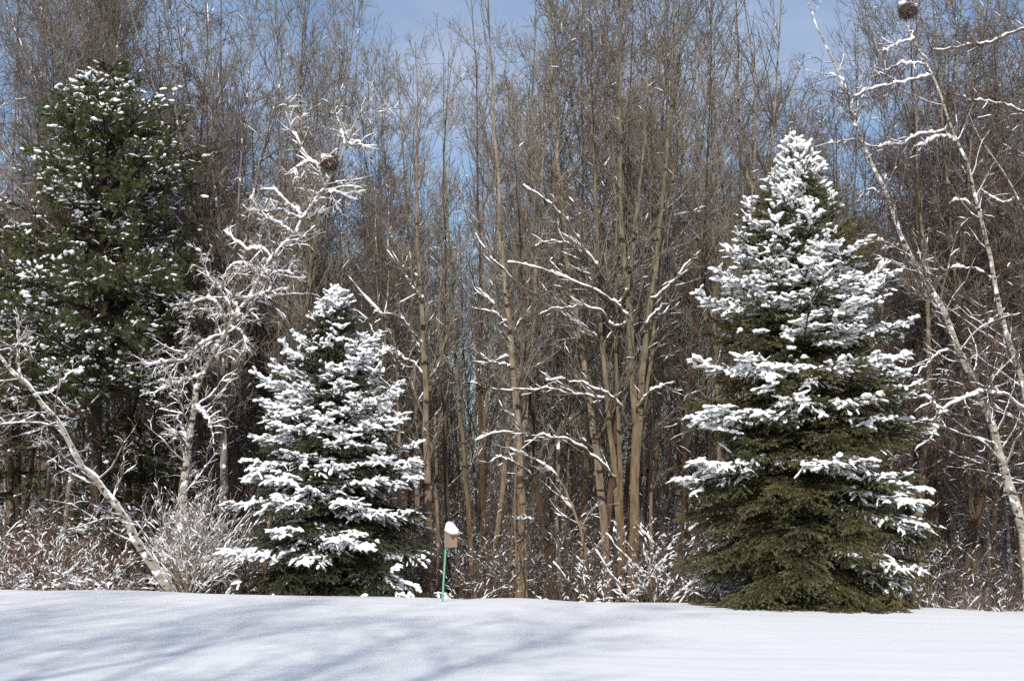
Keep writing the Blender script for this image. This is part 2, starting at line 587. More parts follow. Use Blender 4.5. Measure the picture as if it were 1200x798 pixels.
def spec_birch(s=1.0, d=1.0):
    return [
        (3.5 * d, 0.15, 0.99, lambda t, L, r: s * (0.9 + 3.0 * (1 - t) ** 0.6) * r.uniform(0.5, 1.2, len(t)), 52, 0.15, 9, 0.12, 0.45, 0.006, 0.028),
        (4.8 * d, 0.1, 0.98, lambda t, L, r: s * (0.42 + 0.38 * L * (1 - t)) * r.uniform(0.6, 1.3, len(t)), 50, -0.05, 6, 0.15, 0.55, 0.0052, 0.012),
        (6.0 * d, 0.08, 1.0, lambda t, L, r: s * (0.25 + 0.32 * L) * r.uniform(0.5, 1.3, len(t)), 48, -0.3, 5, 0.16, 0.6, 0.0045, 0.008),
        (6.0 * d, 0.1, 1.0, lambda t, L, r: s * r.uniform(0.14, 0.45, len(t)), 45, -0.35, 3, 0.15, 0.7, 0.0042, 0.006),
    ]
def spec_pole(s=1.0, d=1.0):
    return [
        (2.6 * d, 0.2, 0.99, lambda t, L, r: s * (0.4 + 1.8 * (1 - t)) * r.uniform(0.5, 1.2, len(t)), 40, 0.4, 7, 0.09, 0.5, 0.005, 0.02),
        (4.2 * d, 0.1, 1.0, lambda t, L, r: s * (0.25 + 0.35 * L * (1 - t)) * r.uniform(0.5, 1.2, len(t)), 42, 0.3, 4, 0.12, 0.6, 0.0045, 0.01),
        (5.0 * d, 0.1, 1.0, lambda t, L, r: s * r.uniform(0.12, 0.4, len(t)), 45, 0.2, 3, 0.14, 0.7, 0.0038, 0.006),
    ]

def make_tree(name, label, cat, stems, spec, barkm, limbm, twigm, rng, limbs=(), snow=(1.0, 0.6, 0.15), snow_h=0.014,
              group=None, stem_snow=0.0, sides=9, limb_snow=3.4, limb_h=0.019, tzmax=0.8, zf=9.0):
    """stems and limbs are lists of (points (N,3) in world space, r0, r1); the thing's origin is the foot of the first stem"""
    SP, SR = zip(*[resample(p, a, min(b * 0.45, 0.012), 28, 0.66, 0.014, rng) for p, a, b in stems])
    SP, SR = np.array(SP), np.array(SR)
    org = SP[0, 0].copy()
    root = thing(name, org, label, cat, group)
    SP = SP - org
    tr = MB(); tr.tubes(SP, SR, sides, 0, cap=True)
    tr.build('trunk', barkm, root)
    cr, sn = MB(), MB()
    levels = []
    if stem_snow: snow_on(sn, SP, SR, rng, stem_snow, 0.03, (0.2, 0.8), 0.93, off=0.2, zfade=30)
    P, R = SP, SR
    if limbs:
        flat = (SP + org).reshape(-1, 3)
        joined = []
        for p, a, b in limbs:
            dist = np.linalg.norm(flat - p[0], axis=1)
            j = int(np.argmin(dist))
            joined.append((np.vstack([flat[j], p]) if 0.05 < dist[j] < 1.5 else p, a, b))
        LP, LR = zip(*[resample(p, a, b, 28, 1.0, 0.02, rng) for p, a, b in joined])
        LP, LR = np.array(LP) - org, np.array(LR)
        cr.tubes(LP, LR, 6, 0)
        snow_on(sn, LP, LR, rng, limb_snow * 0.85, limb_h, (0.12, 0.75), 0.95, k=6, zfade=30)
        snow_on(sn, LP, LR, rng, limb_snow * 0.5, limb_h * 1.45, (0.06, 0.22), 0.95, k=6, zfade=30)
    for k, s in enumerate(spec):
        C, CR = grow(P, R, s[0], s[1], s[2], s[3], s[4], s[5], s[6], s[7], s[8], s[9], rng, s[10])
        if limbs and k == 1:                            # the drawn limbs get side branches as well
            C2, CR2 = grow(LP, LR, max(s[0], 3.5) * 1.3, 0.2, 0.99, lambda t, L, r: (0.25 + 0.34 * L * (1 - t)) * r.uniform(0.4, 1.3, len(t)), s[4], s[5], s[6], s[7], s[8], s[9], rng, s[10])
            snow_on(sn, C2, CR2, rng, 2.0, 0.012, (0.08, 0.4), 0.9, k=4, zfade=30)
            C, CR = np.concatenate([C, C2]), np.concatenate([CR, CR2])
        cr.tubes(C, CR, 5 if k == 0 else 3, 0 if k == 0 else 1)
        if k < len(snow) and snow[k] > 0:
            snow_on(sn, C, CR, rng, snow[k], snow_h * (0.85, 0.7, 0.6, 0.5)[k], (0.06, 0.38), tzmax, k=5 if k == 0 else 4, zfade=zf)
        P, R = C, CR
    cr.build('crown', [limbm, twigm], root)
    if sn.v: snow_part(sn, root)
    return root

def px(path, Y, dY=0.0):
    path = np.asarray(path, float)
    n = len(path)
    return at(path[:, 0], path[:, 1], Y + dY * np.linspace(0, 1, n))

def rooted(path, Y, dY=0.0):
    """a pixel path whose first point is carried on down into the ground"""
    P = px(path, Y, dY)
    p0 = P[0]
    g = float(ground_z(p0[0], p0[1])) - 0.15
    if p0[2] > g + 0.05:
        d = unit(P[0] - P[1]) if len(P) > 1 else np.array([0, 0, -1.0])
        d = unit(d * np.array([0.6, 0.6, 1.0]))
        k = (p0[2] - g) / max(-d[2], 0.3)
        P = np.vstack([p0 + d * k, P])
    return P

# pixel width at depth Y -> radius in metres
def pr(wpx, Y): return 0.87 * wpx * Y / FPX / 2

# ------------------------------------------------------------------ conifers
def conifer(name, label, cat, loc, H, prof, rng, needlem, barkm, loaded, whorl=0.30, per=7, z0=0.12, r_trunk=0.13,
            needles=270, nlen=0.041, nwid=0.0115, lump=(0.045, 0.037), dust=0.2, l2=0.165, l3=0.16, boughs=(), Y=27.3):
    root = thing(name, loc, label, cat)
    tr = MB()
    zz = np.linspace(-0.3, H, 30)
    TP = np.stack([0.02 * np.sin(zz), 0.02 * np.cos(zz * 1.3), zz], -1)[None]
    tr.tubes(TP, (r_trunk * (1 - np.clip(zz, 0, H) / H) ** 0.8 + 0.008)[None], 8)
    # whorls
    hs, z = [], z0
    while z < H - 0.12:
        k = int(per * (1.6 if z < 0.45 * H else 1.0 if z < 0.85 * H else 0.75)) + rng.integers(0, 2)
        a0 = rng.uniform(0, 6.28)
        for j in range(k):
            hs.append((z + rng.normal() * 0.035, a0 + j * 6.283 / k + rng.normal() * 0.16, 1.0))
        for j in range(2):
            hs.append((z + rng.uniform(0.05, whorl), rng.uniform(0, 6.28), 0.68))
        z += whorl * (1.3 if z < 0.36 * H else 1.0 if z < 0.8 * H else 0.8)
    hs = np.array(hs)
    hb, az, sc = np.clip(hs[:, 0], 0.05, H - 0.08), hs[:, 1], hs[:, 2]
    u = hb / H
    Rr = prof(np.clip(u, 0, 1), az) * sc * rng.uniform(0.76, 1.12, len(hb))
    n = 9
    s = np.linspace(0, 1, n)[None]
    e = (-0.05 + 0.95 * u ** 2.2)[:, None] + rng.normal(size=(len(hb), 1)) * 0.06
    sag = (0.42 * (1 - u) ** 0.8)[:, None] * rng.uniform(0.6, 1.4, (len(hb), 1))
    zc = hb[:, None] + Rr[:, None] * (e * s - sag * s ** 1.6 + 0.20 * s ** 4 * (0.4 + u[:, None]))
    zc = np.maximum(zc, 0.03 + 0.05 * rng.uniform(size=(len(hb), 1)) )
    azs = az[:, None] + rng.normal(size=(len(hb), 1)) * 0.1 * s
    forced = np.zeros(len(hb), bool)
    for bx, by, ba in boughs:                           # heavy boughs whose tips show in the photograph
        T = at(bx, by, Y) - loc
        ut = np.clip(T[2] / H, 0.02, 0.95)
        if ba is None:
            Rb = float(prof(np.array([ut]), np.array([-1.57]))[0]) * 1.02
            ab = -math.acos(float(np.clip(T[0] / Rb, -0.95, 0.95)))
        else:
            ab = rad(ba); Rb = T[0] / math.cos(ab)
        shp = lambda q: (-0.05 + 0.95 * q ** 2.2) - 0.36 * (1 - q) ** 0.8 + 0.20 * (0.4 + q)
        h0 = T[2]
        for _ in range(6):
            h0 = T[2] - Rb * shp(np.clip(h0 / H, 0.02, 1))
        q = float(np.clip(h0 / H, 0.02, 1))
        z1 = h0 + Rb * ((-0.05 + 0.95 * q ** 2.2) * s[0] - 0.36 * (1 - q) ** 0.8 * s[0] ** 1.6 + 0.20 * s[0] ** 4 * (0.4 + q))
        hb = np.append(hb, h0); az = np.append(az, ab); u = np.append(u, q); Rr = np.append(Rr, Rb)
        zc = np.vstack([zc, np.maximum(z1, 0.05)]); azs = np.vstack([azs, np.full(n, ab)[None]])
        forced = np.append(forced, True)
    P1 = np.stack([np.cos(azs) * Rr[:, None] * s, np.sin(azs) * Rr[:, None] * s, zc], -1)
    R1 = (0.006 + 0.011 * Rr[:, None]) * (1 - s) + 0.003
    tr.tubes(P1, R1, 4)
    # the leader
    # second order, in the plane of the branch
    def side(P, R, gap, t0, lenf, ang, n, droop, t1=0.97, up_=None):
        B, m, _ = P.shape
        Lp = np.linalg.norm(np.diff(P, axis=1), axis=2).sum(1)
        cnt = np.maximum((Lp * (t1 - t0) / gap * 2).astype(int), 2)
        idx = np.repeat(np.arange(B), cnt)
        j = np.concatenate([np.arange(c) for c in cnt])
        t = t0 + (t1 - t0) * (j + 0.5 + rng.uniform(-0.4, 0.4, len(j))) / cnt[idx]
        sgn = np.where(j % 2 == 0, 1.0, -1.0)
        q = t * (m - 1); i = np.minimum(q.astype(int), m - 2); fr = (q - i)[:, None]
        p = P[idx, i] * (1 - fr) + P[idx, i + 1] * fr
        T = unit(P[idx, i + 1] - P[idx, i])
        Sd = unit(np.cross(T, np.array([0, 0, 1.0])) + rng.normal(size=(len(idx), 3)) * np.array([0.25, 0.25, 0.25])) * sgn[:, None]
        a = np.radians(ang) * rng.uniform(0.75, 1.25, len(idx))
        d = T * np.cos(a)[:, None] + Sd * np.sin(a)[:, None]
        ln = lenf(t, Lp[idx]) * rng.uniform(0.7, 1.2, len(idx))
        out = np.empty((len(idx), n, 3)); out[:, 0] = p
        for k in range(1, n):
            d = d + T * 0.1 + rng.normal(size=d.shape) * 0.06
            d[:, 2] += droop * (1 - np.clip(up_[idx] * 1.25, 0, 1)) * rng.uniform(0.2, 1.8, len(idx))
            d = unit(d)
            out[:, k] = out[:, k - 1] + d * (ln / (n - 1))[:, None]
        return out, idx
    P2, i2 = side(P1, R1, l2, 0.16, lambda t, Lq: np.minimum(0.10 + 0.50 * Lq * (1 - t) ** 0.9, 0.62), 52, 5, -0.09, up_=u)
    P3, i3 = side(P2, None, l3, 0.12, lambda t, Lq: np.minimum(0.13 + 0.46 * Lq * (1 - t), 0.30), 48, 3, -0.20, up_=u[i2])
    tr.tubes(P2, np.full(P2.shape[:2], 0.004), 3)
    tr.build('trunk', barkm, root)
    # needles
    nd = MB()
    def spines(P, per_m, t0):
        B, m, _ = P.shape
        Lp = np.linalg.norm(np.diff(P, axis=1), axis=2).sum(1)
        cnt = np.maximum((Lp * per_m * (1 - t0)).astype(int), 4)
        idx = np.repeat(np.arange(B), cnt)
        t = rng.uniform(t0, 1, len(idx)); q = t * (m - 1); i = np.minimum(q.astype(int), m - 2); fr = (q - i)[:, None]
        p = P[idx, i] * (1 - fr) + P[idx, i + 1] * fr
        T = unit(P[idx, i + 1] - P[idx, i])
        rd = rng.normal(size=(len(idx), 3)) + np.array([0, 0, 0.35])
        rd = unit(rd - (rd * T).sum(1, keepdims=True) * T)
        d = unit(rd * 0.75 + T * 0.80)
        ln = nlen * rng.uniform(0.75, 1.25, (len(idx), 1))
        sd = unit(np.cross(d, rng.normal(size=d.shape))) * nwid * 0.5
        V = np.stack([p + sd, p - sd, p + d * ln], 1)
        nd.add(V, None, np.arange(len(idx) * 3).reshape(-1, 3))
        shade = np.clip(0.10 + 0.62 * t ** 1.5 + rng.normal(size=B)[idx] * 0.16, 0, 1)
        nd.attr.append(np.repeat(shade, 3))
    spines(P1, needles * 1.3, 0.45)
    spines(P2, needles * 1.1, 0.05)
    spines(P3, needles, 0.0)
    lead = TP[:, 25:]
    spines(lead, 500, 0.0)
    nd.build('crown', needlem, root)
    # snow: thick pads lying on the shoots that nothing shelters from above
    occ = np.concatenate([P2[:, 2], P3[:, 1]])
    cell = 0.16
    key = np.floor(occ[:, :2] / cell).astype(int)
    kid = (key[:, 0] + 500) * 1000 + key[:, 1] + 500
    order = np.lexsort((-occ[:, 2], kid))
    above = np.empty(len(occ))
    ks, zs = kid[order], occ[order, 2]
    first = np.concatenate([[True], ks[1:] != ks[:-1]])
    st = np.maximum.accumulate(np.where(first, np.arange(len(ks)), 0))
    ztop = zs[st]
    above[order] = ztop - zs                            # how far below the top of its column each shoot lies
    rk = np.arange(len(ks)) - st
    rank = np.empty(len(occ)); rank[order] = rk
    expo = np.clip(1.25 - rank / 7.0, 0.0, 1.0) * np.clip(1.2 - above / 1.6, 0.05, 1)
    expo = np.maximum(expo, 0.5 * np.clip((np.concatenate([u[i2], u[i2[i3]]]) - 0.42) / 0.2, 0, 1))
    ex2, ex3 = expo[:len(P2)], expo[len(P2):]
    bload = np.where(forced, 1.25, rng.uniform(0.55, 1.25, len(P1)))            # some boughs have shed theirs
    sn = MB()
    def lumps(P, idx1, prob, per, wid, hgt, ex):
        mid = P[:, P.shape[1] // 2]
        ww = prob(mid, idx1) * ex * bload[idx1]
        ww = np.where(forced[idx1], 0.75 * np.clip(ex + 0.45, 0, 1), ww)
        keep = ww > rng.uniform(0.18, 0.55, len(P))
        Q = P[keep]
        if not len(Q): return
        m = Q.shape[1]
        for k in range(per):
            t = 0.1 + 0.9 * (k + 0.5 + rng.uniform(-0.3, 0.3, len(Q))) / per
            q = t * (m - 1); i = np.minimum(q.astype(int), m - 2); fr = (q - i)[:, None]
            p = Q[np.arange(len(Q)), i] * (1 - fr) + Q[np.arange(len(Q)), i + 1] * fr
            d = unit(Q[np.arange(len(Q)), i + 1] - Q[np.arange(len(Q)), i])
            ln = np.linalg.norm(Q[:, -1] - Q[:, 0], axis=1, keepdims=True) / per * 0.72
            ln = np.clip(ln * 1.15, 0.05, 0.12)
            sd = unit(np.cross(d, np.array([0, 0, 1.0])))
            up = np.cross(sd, d)
            g = 0.55 + 0.95 * rng.uniform(0, 1, (len(Q), 1)) ** 1.6 * (1.15 - 0.35 * k / per)
            A = np.stack([d * ln * rng.uniform(0.8, 1.2, (len(Q), 1)), sd * wid * g, up * hgt * g], 1)
            sn.blobs(p + np.array([0, 0, 1.0]) * (0.010 + hgt * 0.45) * g, A, rng, 0.16)
    lumps(P3, i2[i3], loaded(az, u, 3), 2, lump[0] * 0.78, lump[1] * 0.82, ex3)
    lumps(P2, i2, loaded(az, u, 2), 4, lump[0], lump[1], ex2)
    if dust:                                            # thin lines of snow left on the other boughs
        lumps(P2, i2, lambda m, i: np.clip(dust * (1 + 0.9 * noise3(m, 1.8, 61)), 0, 0.7), 3, lump[0] * 0.62, lump[1] * 0.6, ex2)
        lumps(P3, i2[i3], lambda m, i: np.clip(dust * 0.8 * (1 + 0.9 * noise3(m, 1.8, 61)), 0, 0.7), 1, lump[0] * 0.55, lump[1] * 0.55, ex3)
    lumps(lead[:, ::2], np.zeros(1, int), lambda m, i: np.ones(len(m)), 3, 0.025, 0.05, np.ones(1) * 3)
    snow_part(sn, root, 0.0155)
    return root

def profile(pts):
    a = np.array(pts)
    return lambda u, az: np.interp(u, a[:, 0], a[:, 1]) * (1 + 0.07 * np.sin(2 * az + 5 * u) + 0.05 * np.sin(5 * az + 11 * u))

# right, the larger and nearer spruce
rs = at(945, 712, 27.3); rs[2] = ground_z(rs[0], rs[1])
Hs = at(942, 163, 27.3)[2] - rs[2]
def pads(mid, c, sd):
    """chance of snow at a point where the share c of the boughs is covered: clumps of about half a metre with clean gaps"""
    g = 0.75 * noise3(mid * np.array([1, 1, 1.5]), 1.8, sd) + 0.66 * noise3(mid, 3.8, sd + 1)
    return np.clip(0.5 + 2.2 * (g - (1.35 - 2.7 * c)), 0, 0.97)
def load_right(az, u, order):
    def f(mid, idx):
        a = az[idx]; h = u[idx]
        right = np.clip(np.cos(a) * 1.6 - 0.45, 0, 1)
        c = np.interp(h, [0, 0.30, 0.38, 0.55, 0.72, 0.86, 0.93], [0.05, 0.15, 0.36, 0.45, 0.50, 0.52, 0.66])
        return pads(mid, np.clip(c + right * np.interp(h, [0, 0.4, 0.7], [0.58, 0.40, 0.12]), 0, 0.85), 11)
    return f
conifer('spruce_tree', 'larger, nearer snow laden spruce on the right, with bare green lower boughs', 'spruce tree', rs, Hs,
        profile([(0, 2.25), (0.05, 2.26), (0.22, 2.30), (0.40, 2.2), (0.56, 1.90), (0.70, 1.42), (0.82, 0.88), (0.92, 0.38), (1.0, 0.04)]),
        np.random.default_rng(3), M['needle'], M['pinebark'], load_right, whorl=0.31, per=8, r_trunk=0.16, dust=0.09, Y=27.3, boughs=[
            (1050, 382, -10), (1048, 376, 12), (1028, 318, -25), (1062, 462, -15), (1058, 440, 10), (1045, 420, -35), (1040, 492, -30), (1060, 500, 5), (1080, 572, -12), (1072, 556, 14), (1062, 590, -38),
            (1084, 622, -8), (1070, 612, -30), (1070, 688, -15), (1060, 665, -35), (1020, 560, -50), (1010, 655, -52), (815, 346, 188), (832, 322, 200), (806, 425, 195), (802, 492, 200), (812, 486, 222), (788, 562, 192), (800, 545, 215),
            (850, 430, 235), (888, 434, None), (955, 436, None), (905, 476, None), (870, 490, None), (945, 548, None), (985, 545, None), (1000, 470, None), (1010, 430, None), (925, 385, None), (985, 388, None), (880, 350, None)])

# left, the smaller spruce at the edge of the slope
ls = at(388, 690, 29.6); ls[2] = ground_z(ls[0], ls[1])
Hl = at(391, 338, 29.6)[2] - ls[2]
def load_left(az, u, order):
    def f(mid, idx):
        a = az[idx]; h = u[idx]
        side = np.clip(np.abs(np.cos(a)) * 1.5 - 0.5, 0, 1)
        c = np.interp(h, [0, 0.12, 0.3, 0.6, 0.84, 0.9], [0.30, 0.36, 0.38, 0.42, 0.48, 0.72])
        return pads(mid, np.clip(c + side * np.interp(h, [0, 0.5, 0.8], [0.25, 0.22, 0.05]), 0, 0.85), 31)
    return f
conifer('spruce_tree', 'smaller snow laden spruce left of the birdhouse, dark green beneath the snow', 'spruce tree', ls, Hl,
        profile([(0, 1.95), (0.06, 2.15), (0.22, 2.05), (0.42, 1.72), (0.62, 1.22), (0.80, 0.68), (0.91, 0.32), (1.0, 0.04)]),
        np.random.default_rng(8), M['needle_d'], M['pinebark'], load_left, whorl=0.30, per=8, r_trunk=0.13, dust=0.20, Y=29.6, boughs=[
            (270, 590, 190), (284, 562, 170), (292, 540, 200), (298, 512, 185), (303, 440, 190), (318, 425, 170), (333, 405, 195), (345, 390, 170), (312, 470, 205), (330, 500, 222),
            (478, 486, -12), (468, 447, 10), (470, 462, -28), (455, 410, -10), (446, 388, 8), (492, 548, -10), (486, 520, 12), (494, 560, -25), (480, 602, -20), (490, 606, 10), (500, 655, -10), (492, 688, -20), (462, 540, -45), (455, 600, -50),
            (340, 622, None), (415, 632, None), (318, 648, None), (370, 655, None), (450, 565, None), (330, 562, None), (440, 640, None), (352, 535, None), (372, 575, None), (400, 548, None), (345, 590, None), (425, 590, None), (388, 500, None), (420, 515, None), (360, 455, None), (410, 450, None), (440, 500, None)])

# ------------------------------------------------------------------ white pine on the left
def pine(name, label, base, H, prof, rng, zlow, dead=10, tufts=1.0, snow=0.3, nm='needle_p', branches=70, nl=0.10):
    root = thing(name, base, label, 'pine tree')
    tr = MB()
    zz = np.linspace(-0.3, H, 30)
    TP = np.stack([0.05 * np.sin(zz * 0.6), 0.04 * np.cos(zz * 0.5), zz], -1)[None]
    tr.tubes(TP, (0.15 * (1 - np.clip(zz, 0, H) / H) ** 0.8 + 0.012)[None], 9)
    B = branches
    hb = zlow + (H - zlow - 0.3) * rng.uniform(0, 1, B) ** 0.85
    hb = np.round(hb / 0.62) * 0.62 + rng.normal(size=B) * 0.07
    hb = np.clip(hb, zlow * 0.9, H - 0.15)
    az = rng.uniform(0, 6.283, B)
    u = hb / H
    Rr = prof(u, az) * rng.uniform(0.6, 1.12, B) * (1 + 0.22 * np.clip(noise3(np.stack([np.cos(az) * 1.5, np.sin(az) * 1.5, hb], -1), 0.9, 9), -1.5, 1.2))
    n = 8
    s = np.linspace(0, 1, n)[None]
    e = (0.02 + 0.9 * np.clip((u - 0.5) / 0.5, 0, 1) ** 1.3)[:, None] + rng.normal(size=(B, 1)) * 0.12
    zc = hb[:, None] + Rr[:, None] * (e * s - 0.14 * s * s + 0.16 * s ** 4)
    azs = az[:, None] + rng.normal(size=(B, 1)) * 0.25 * s
    P1 = np.stack([np.cos(azs) * Rr[:, None] * s, np.sin(azs) * Rr[:, None] * s, zc], -1)
    R1 = (0.008 + 0.014 * Rr[:, None]) * (1 - s) + 0.004
    tr.tubes(P1, R1, 5)
    P2, R2 = grow(P1, R1, 6.5, 0.25, 1.0, lambda t, L, r: (0.25 + 0.35 * L * (1 - t)) * r.uniform(0.6, 1.2, len(t)), 48, 0.2, 5, 0.1, 0.5, 0.004, rng)
    P2[..., 2] = P2[:, :1, 2] + (P2[..., 2] - P2[:, :1, 2]) * 0.6
    tr.tubes(P2, R2, 3)
    P3, R3 = grow(P2, R2, 8.0, 0.3, 1.0, lambda t, L, r: r.uniform(0.1, 0.24, len(t)), 40, 0.25, 3, 0.1, 0.6, 0.004, rng)
    # bare dead lower branches
    if dead:
        hd = rng.uniform(0.16, 1.0, dead) * zlow * 1.05
        ad = rng.uniform(0, 6.283, dead)
        Ld = rng.uniform(0.6, 2.0, dead)
        PD = np.stack([np.cos(ad)[:, None] * Ld[:, None] * s, np.sin(ad)[:, None] * Ld[:, None] * s, hd[:, None] + Ld[:, None] * (0.1 * s - 0.22 * s * s)], -1)
        RD = np.full((dead, n), 0.018) * (1 - s) + 0.004
        tr.tubes(PD, RD, 5)
        PD2, RD2 = grow(PD, RD, 4.0, 0.2, 1.0, lambda t, L, r: r.uniform(0.15, 0.6, len(t)), 50, 0.0, 4, 0.12, 0.5, 0.004, rng)
        tr.tubes(PD2, RD2, 3)
    tr.build('trunk', M['pinebark'], root)
    nd, sn = MB(), MB()
    tips = np.concatenate([P2[:, -1], P3[:, -1], P2[:, 3]])
    dirs = np.concatenate([unit(P2[:, -1] - P2[:, -2]), unit(P3[:, -1] - P3[:, -2]), unit(P2[:, 3] - P2[:, 2])])
    k = int(34 * tufts)
    idx = np.repeat(np.arange(len(tips)), k)
    d = unit(dirs[idx] * 0.75 + unit(rng.normal(size=(len(idx), 3))) * 0.85 + np.array([0, 0, 0.12]))
    p = tips[idx] - dirs[idx] * rng.uniform(0, 0.09, (len(idx), 1))
    ln = nl * rng.uniform(0.7, 1.15, (len(idx), 1))
    sd = unit(np.cross(d, rng.normal(size=d.shape))) * 0.0062
    nd.add(np.stack([p + sd, p - sd, p + d * ln], 1), None, np.arange(len(idx) * 3).reshape(-1, 3))
    nd.build('crown', M[nm], root)
    g = 0.7 * noise3(tips, 1.3, 77) + 0.6 * noise3(tips, 3.6, 78)
    keep = rng.uniform(size=len(tips)) < np.clip(snow + 0.30 * (g - 0.35), 0.01, 0.8)
    c, dd = tips[keep], dirs[keep]
    for rep in range(3):
        m = len(c)
        sz = 0.022 + 0.065 * rng.uniform(0, 1, (m, 1)) ** 1.8 * (1.0 if rep == 0 else 0.7)
        h = unit(dd * np.array([1, 1, 0.4]))
        sdv = unit(np.cross(h, np.array([0, 0, 1.0])))
        upv = np.cross(sdv, h)
        A = np.stack([h * sz * rng.uniform(0.9, 1.9, (m, 1)), sdv * sz * 0.85, upv * sz * 0.6], 1)
        sn.blobs(c + np.array([0, 0, 0.045]) + rng.normal(size=(m, 3)) * np.array([0.06, 0.06, 0.02]) * rep, A, rng, 0.2)
    snow_on(sn, P2, R2, rng, 1.8, 0.024, (0.1, 0.4), 0.8, zfade=40)
    snow_part(sn, root, 0.0155)
    return root

YP = 34.8
pb = at(107, 640, YP); pb[2] = ground_z(pb[0], pb[1])
HP = at(107, 78, YP)[2] - pb[2]
pine('pine_tree', 'tall dark pine at the left edge with snow tufted boughs and bare lower trunk', pb, HP,
     profile([(0.25, 1.8), (0.40, 2.6), (0.55, 3.3), (0.68, 2.8), (0.80, 1.9), (0.90, 1.05), (1.0, 0.30)]),
     np.random.default_rng(21), HP * 0.34, dead=26, snow=0.13, branches=250)
for pxx, pyy, Y, h, lab, sd in ((14, 640, 38, 8.6, 'shorter shaded pine left of the tall pine trunk', 22),
                                (160, 640, 38.5, 4.6, 'low young pine between the tall pine trunk and the snowy shrub', 23)):
    b = at(pxx, pyy, Y); b[2] = ground_z(b[0], b[1])
    pine('pine_tree', lab, b, h, profile([(0.1, 1.9), (0.35, 2.0), (0.7, 1.3), (1.0, 0.25)]), np.random.default_rng(sd), h * 0.22,
         dead=4, snow=0.12, branches=130)

# ------------------------------------------------------------------ hero bare trees, at their own depths
SNOWY = (2.2, 1.3, 0.5)
LIGHT = (1.2, 0.9, 0.3)
def stem(path, Y, w0, w1, dY=0.0, root=True):
    P = rooted(path, Y, dY) if root else px(path, Y, dY)
    return (P, pr(w0, Y), pr(w1, Y))
hero_spots = []
def hero(name, label, cat, stems, spec, b, l, t, seed, **kw):
    o = make_tree(name, label, cat, stems, spec, M[b], M[l], M[t], np.random.default_rng(seed), **kw)
    hero_spots.append((o.location.x, o.location.y))
    return o

# left group
hero('birch_tree', 'leaning white birch whose curved trunk rises leftward beside the round snowy shrub', 'birch tree',
     [stem([(199, 688), (181, 667), (165, 642), (152, 615), (138, 595), (125, 578), (110, 560), (92, 540), (79, 515), (68, 495), (55, 478), (40, 462), (25, 445), (10, 430), (-10, 405), (-38, 365), (-60, 320)], 31.0, 17, 6, -1.5)],
     spec_birch(0.55, 0.9), 'birch', 'frost', 'twig_white', 101, stem_snow=4.0, snow=SNOWY, snow_h=0.018,
     limbs=[stem([(25, 445), (20, 415), (22, 390), (18, 360)], 29.8, 5, 1.5, 0.3, False), stem([(40, 462), (62, 458), (80, 440), (95, 430)], 30, 4, 1.5, 0.3, False),
            stem([(10, 430), (15, 405), (30, 405), (42, 408)], 29.8, 4, 1.5, 0, False)])
hero('birch_tree', 'crooked white birch left of the smaller spruce with gnarled snow plastered limbs', 'birch tree',
     [stem([(213, 680), (215, 590), (216, 560), (221, 520), (227, 475), (236, 440), (252, 408), (268, 385), (280, 365), (292, 350), (308, 320), (322, 298), (345, 275), (355, 256), (366, 240), (380, 220), (393, 198), (405, 173), (413, 153), (425, 128), (443, 108)], 33.0, 15, 3.5)],
     spec_birch(0.5, 1.3), 'birch', 'frost', 'twig_white', 102, stem_snow=3.5, snow=(3.0, 2.2, 0.9), snow_h=0.022, limb_snow=6, limb_h=0.027, zf=30.0,
     limbs=[stem(q, 33, 5, 1.6, d, False) for q, d in (
         ([(380, 222), (374, 202), (364, 188), (353, 193), (345, 202), (333, 205)], -.3), ([(363, 188), (352, 170), (342, 152), (335, 130), (334, 112)], .2),
         ([(355, 252), (340, 241), (331, 233), (322, 224), (305, 222)], -.4), ([(352, 256), (332, 247), (310, 249), (288, 246)], .4), ([(345, 275), (333, 266), (315, 256), (300, 240), (292, 225)], -.5),
         ([(318, 304), (305, 291), (291, 293), (277, 283), (262, 270)], .5), ([(275, 373), (262, 346), (246, 326), (236, 302), (226, 285)], -.4), ([(268, 384), (250, 352), (222, 356), (195, 358)], .6),
         ([(262, 391), (241, 400), (216, 420), (186, 425), (158, 431)], -.7), ([(255, 400), (238, 408), (222, 421), (202, 430), (180, 442)], .4), ([(268, 384), (284, 390), (288, 405), (282, 416)], -.3),
         ([(292, 350), (309, 345), (317, 338), (313, 322), (305, 310)], -.3), ([(280, 365), (262, 330), (275, 310), (300, 312)], .3), ([(308, 320), (330, 318), (345, 322)], -.3), ([(366, 240), (385, 226), (400, 228), (420, 234)], .3),
         ([(405, 173), (418, 168), (432, 178)], .3), ([(405, 173), (400, 150), (392, 130)], .4),
         ([(236, 440), (215, 445), (195, 455), (170, 462)], -.5), ([(227, 475), (243, 492), (252, 520)], -.2), ([(221, 520), (212, 500), (205, 480)], .2))])
hero('birch_tree', 'russet twigged birch spreading in from the left edge in front of the tall pine', 'birch tree',
     [stem([(-60, 690), (-52, 560), (-40, 430), (-30, 330), (-18, 240), (-10, 150), (-8, 60), (-12, -20)], 33.5, 10, 2)],
     spec_birch(0.75, 0.9), 'brown', 'limb', 'twig_red', 106, snow=(1.2, 0.9, 0.25), zf=14.0,
     limbs=[stem([(-30, 300), (-12, 275), (5, 268), (22, 265), (38, 262)], 33.5, 4, 1.3, -.4, False)])
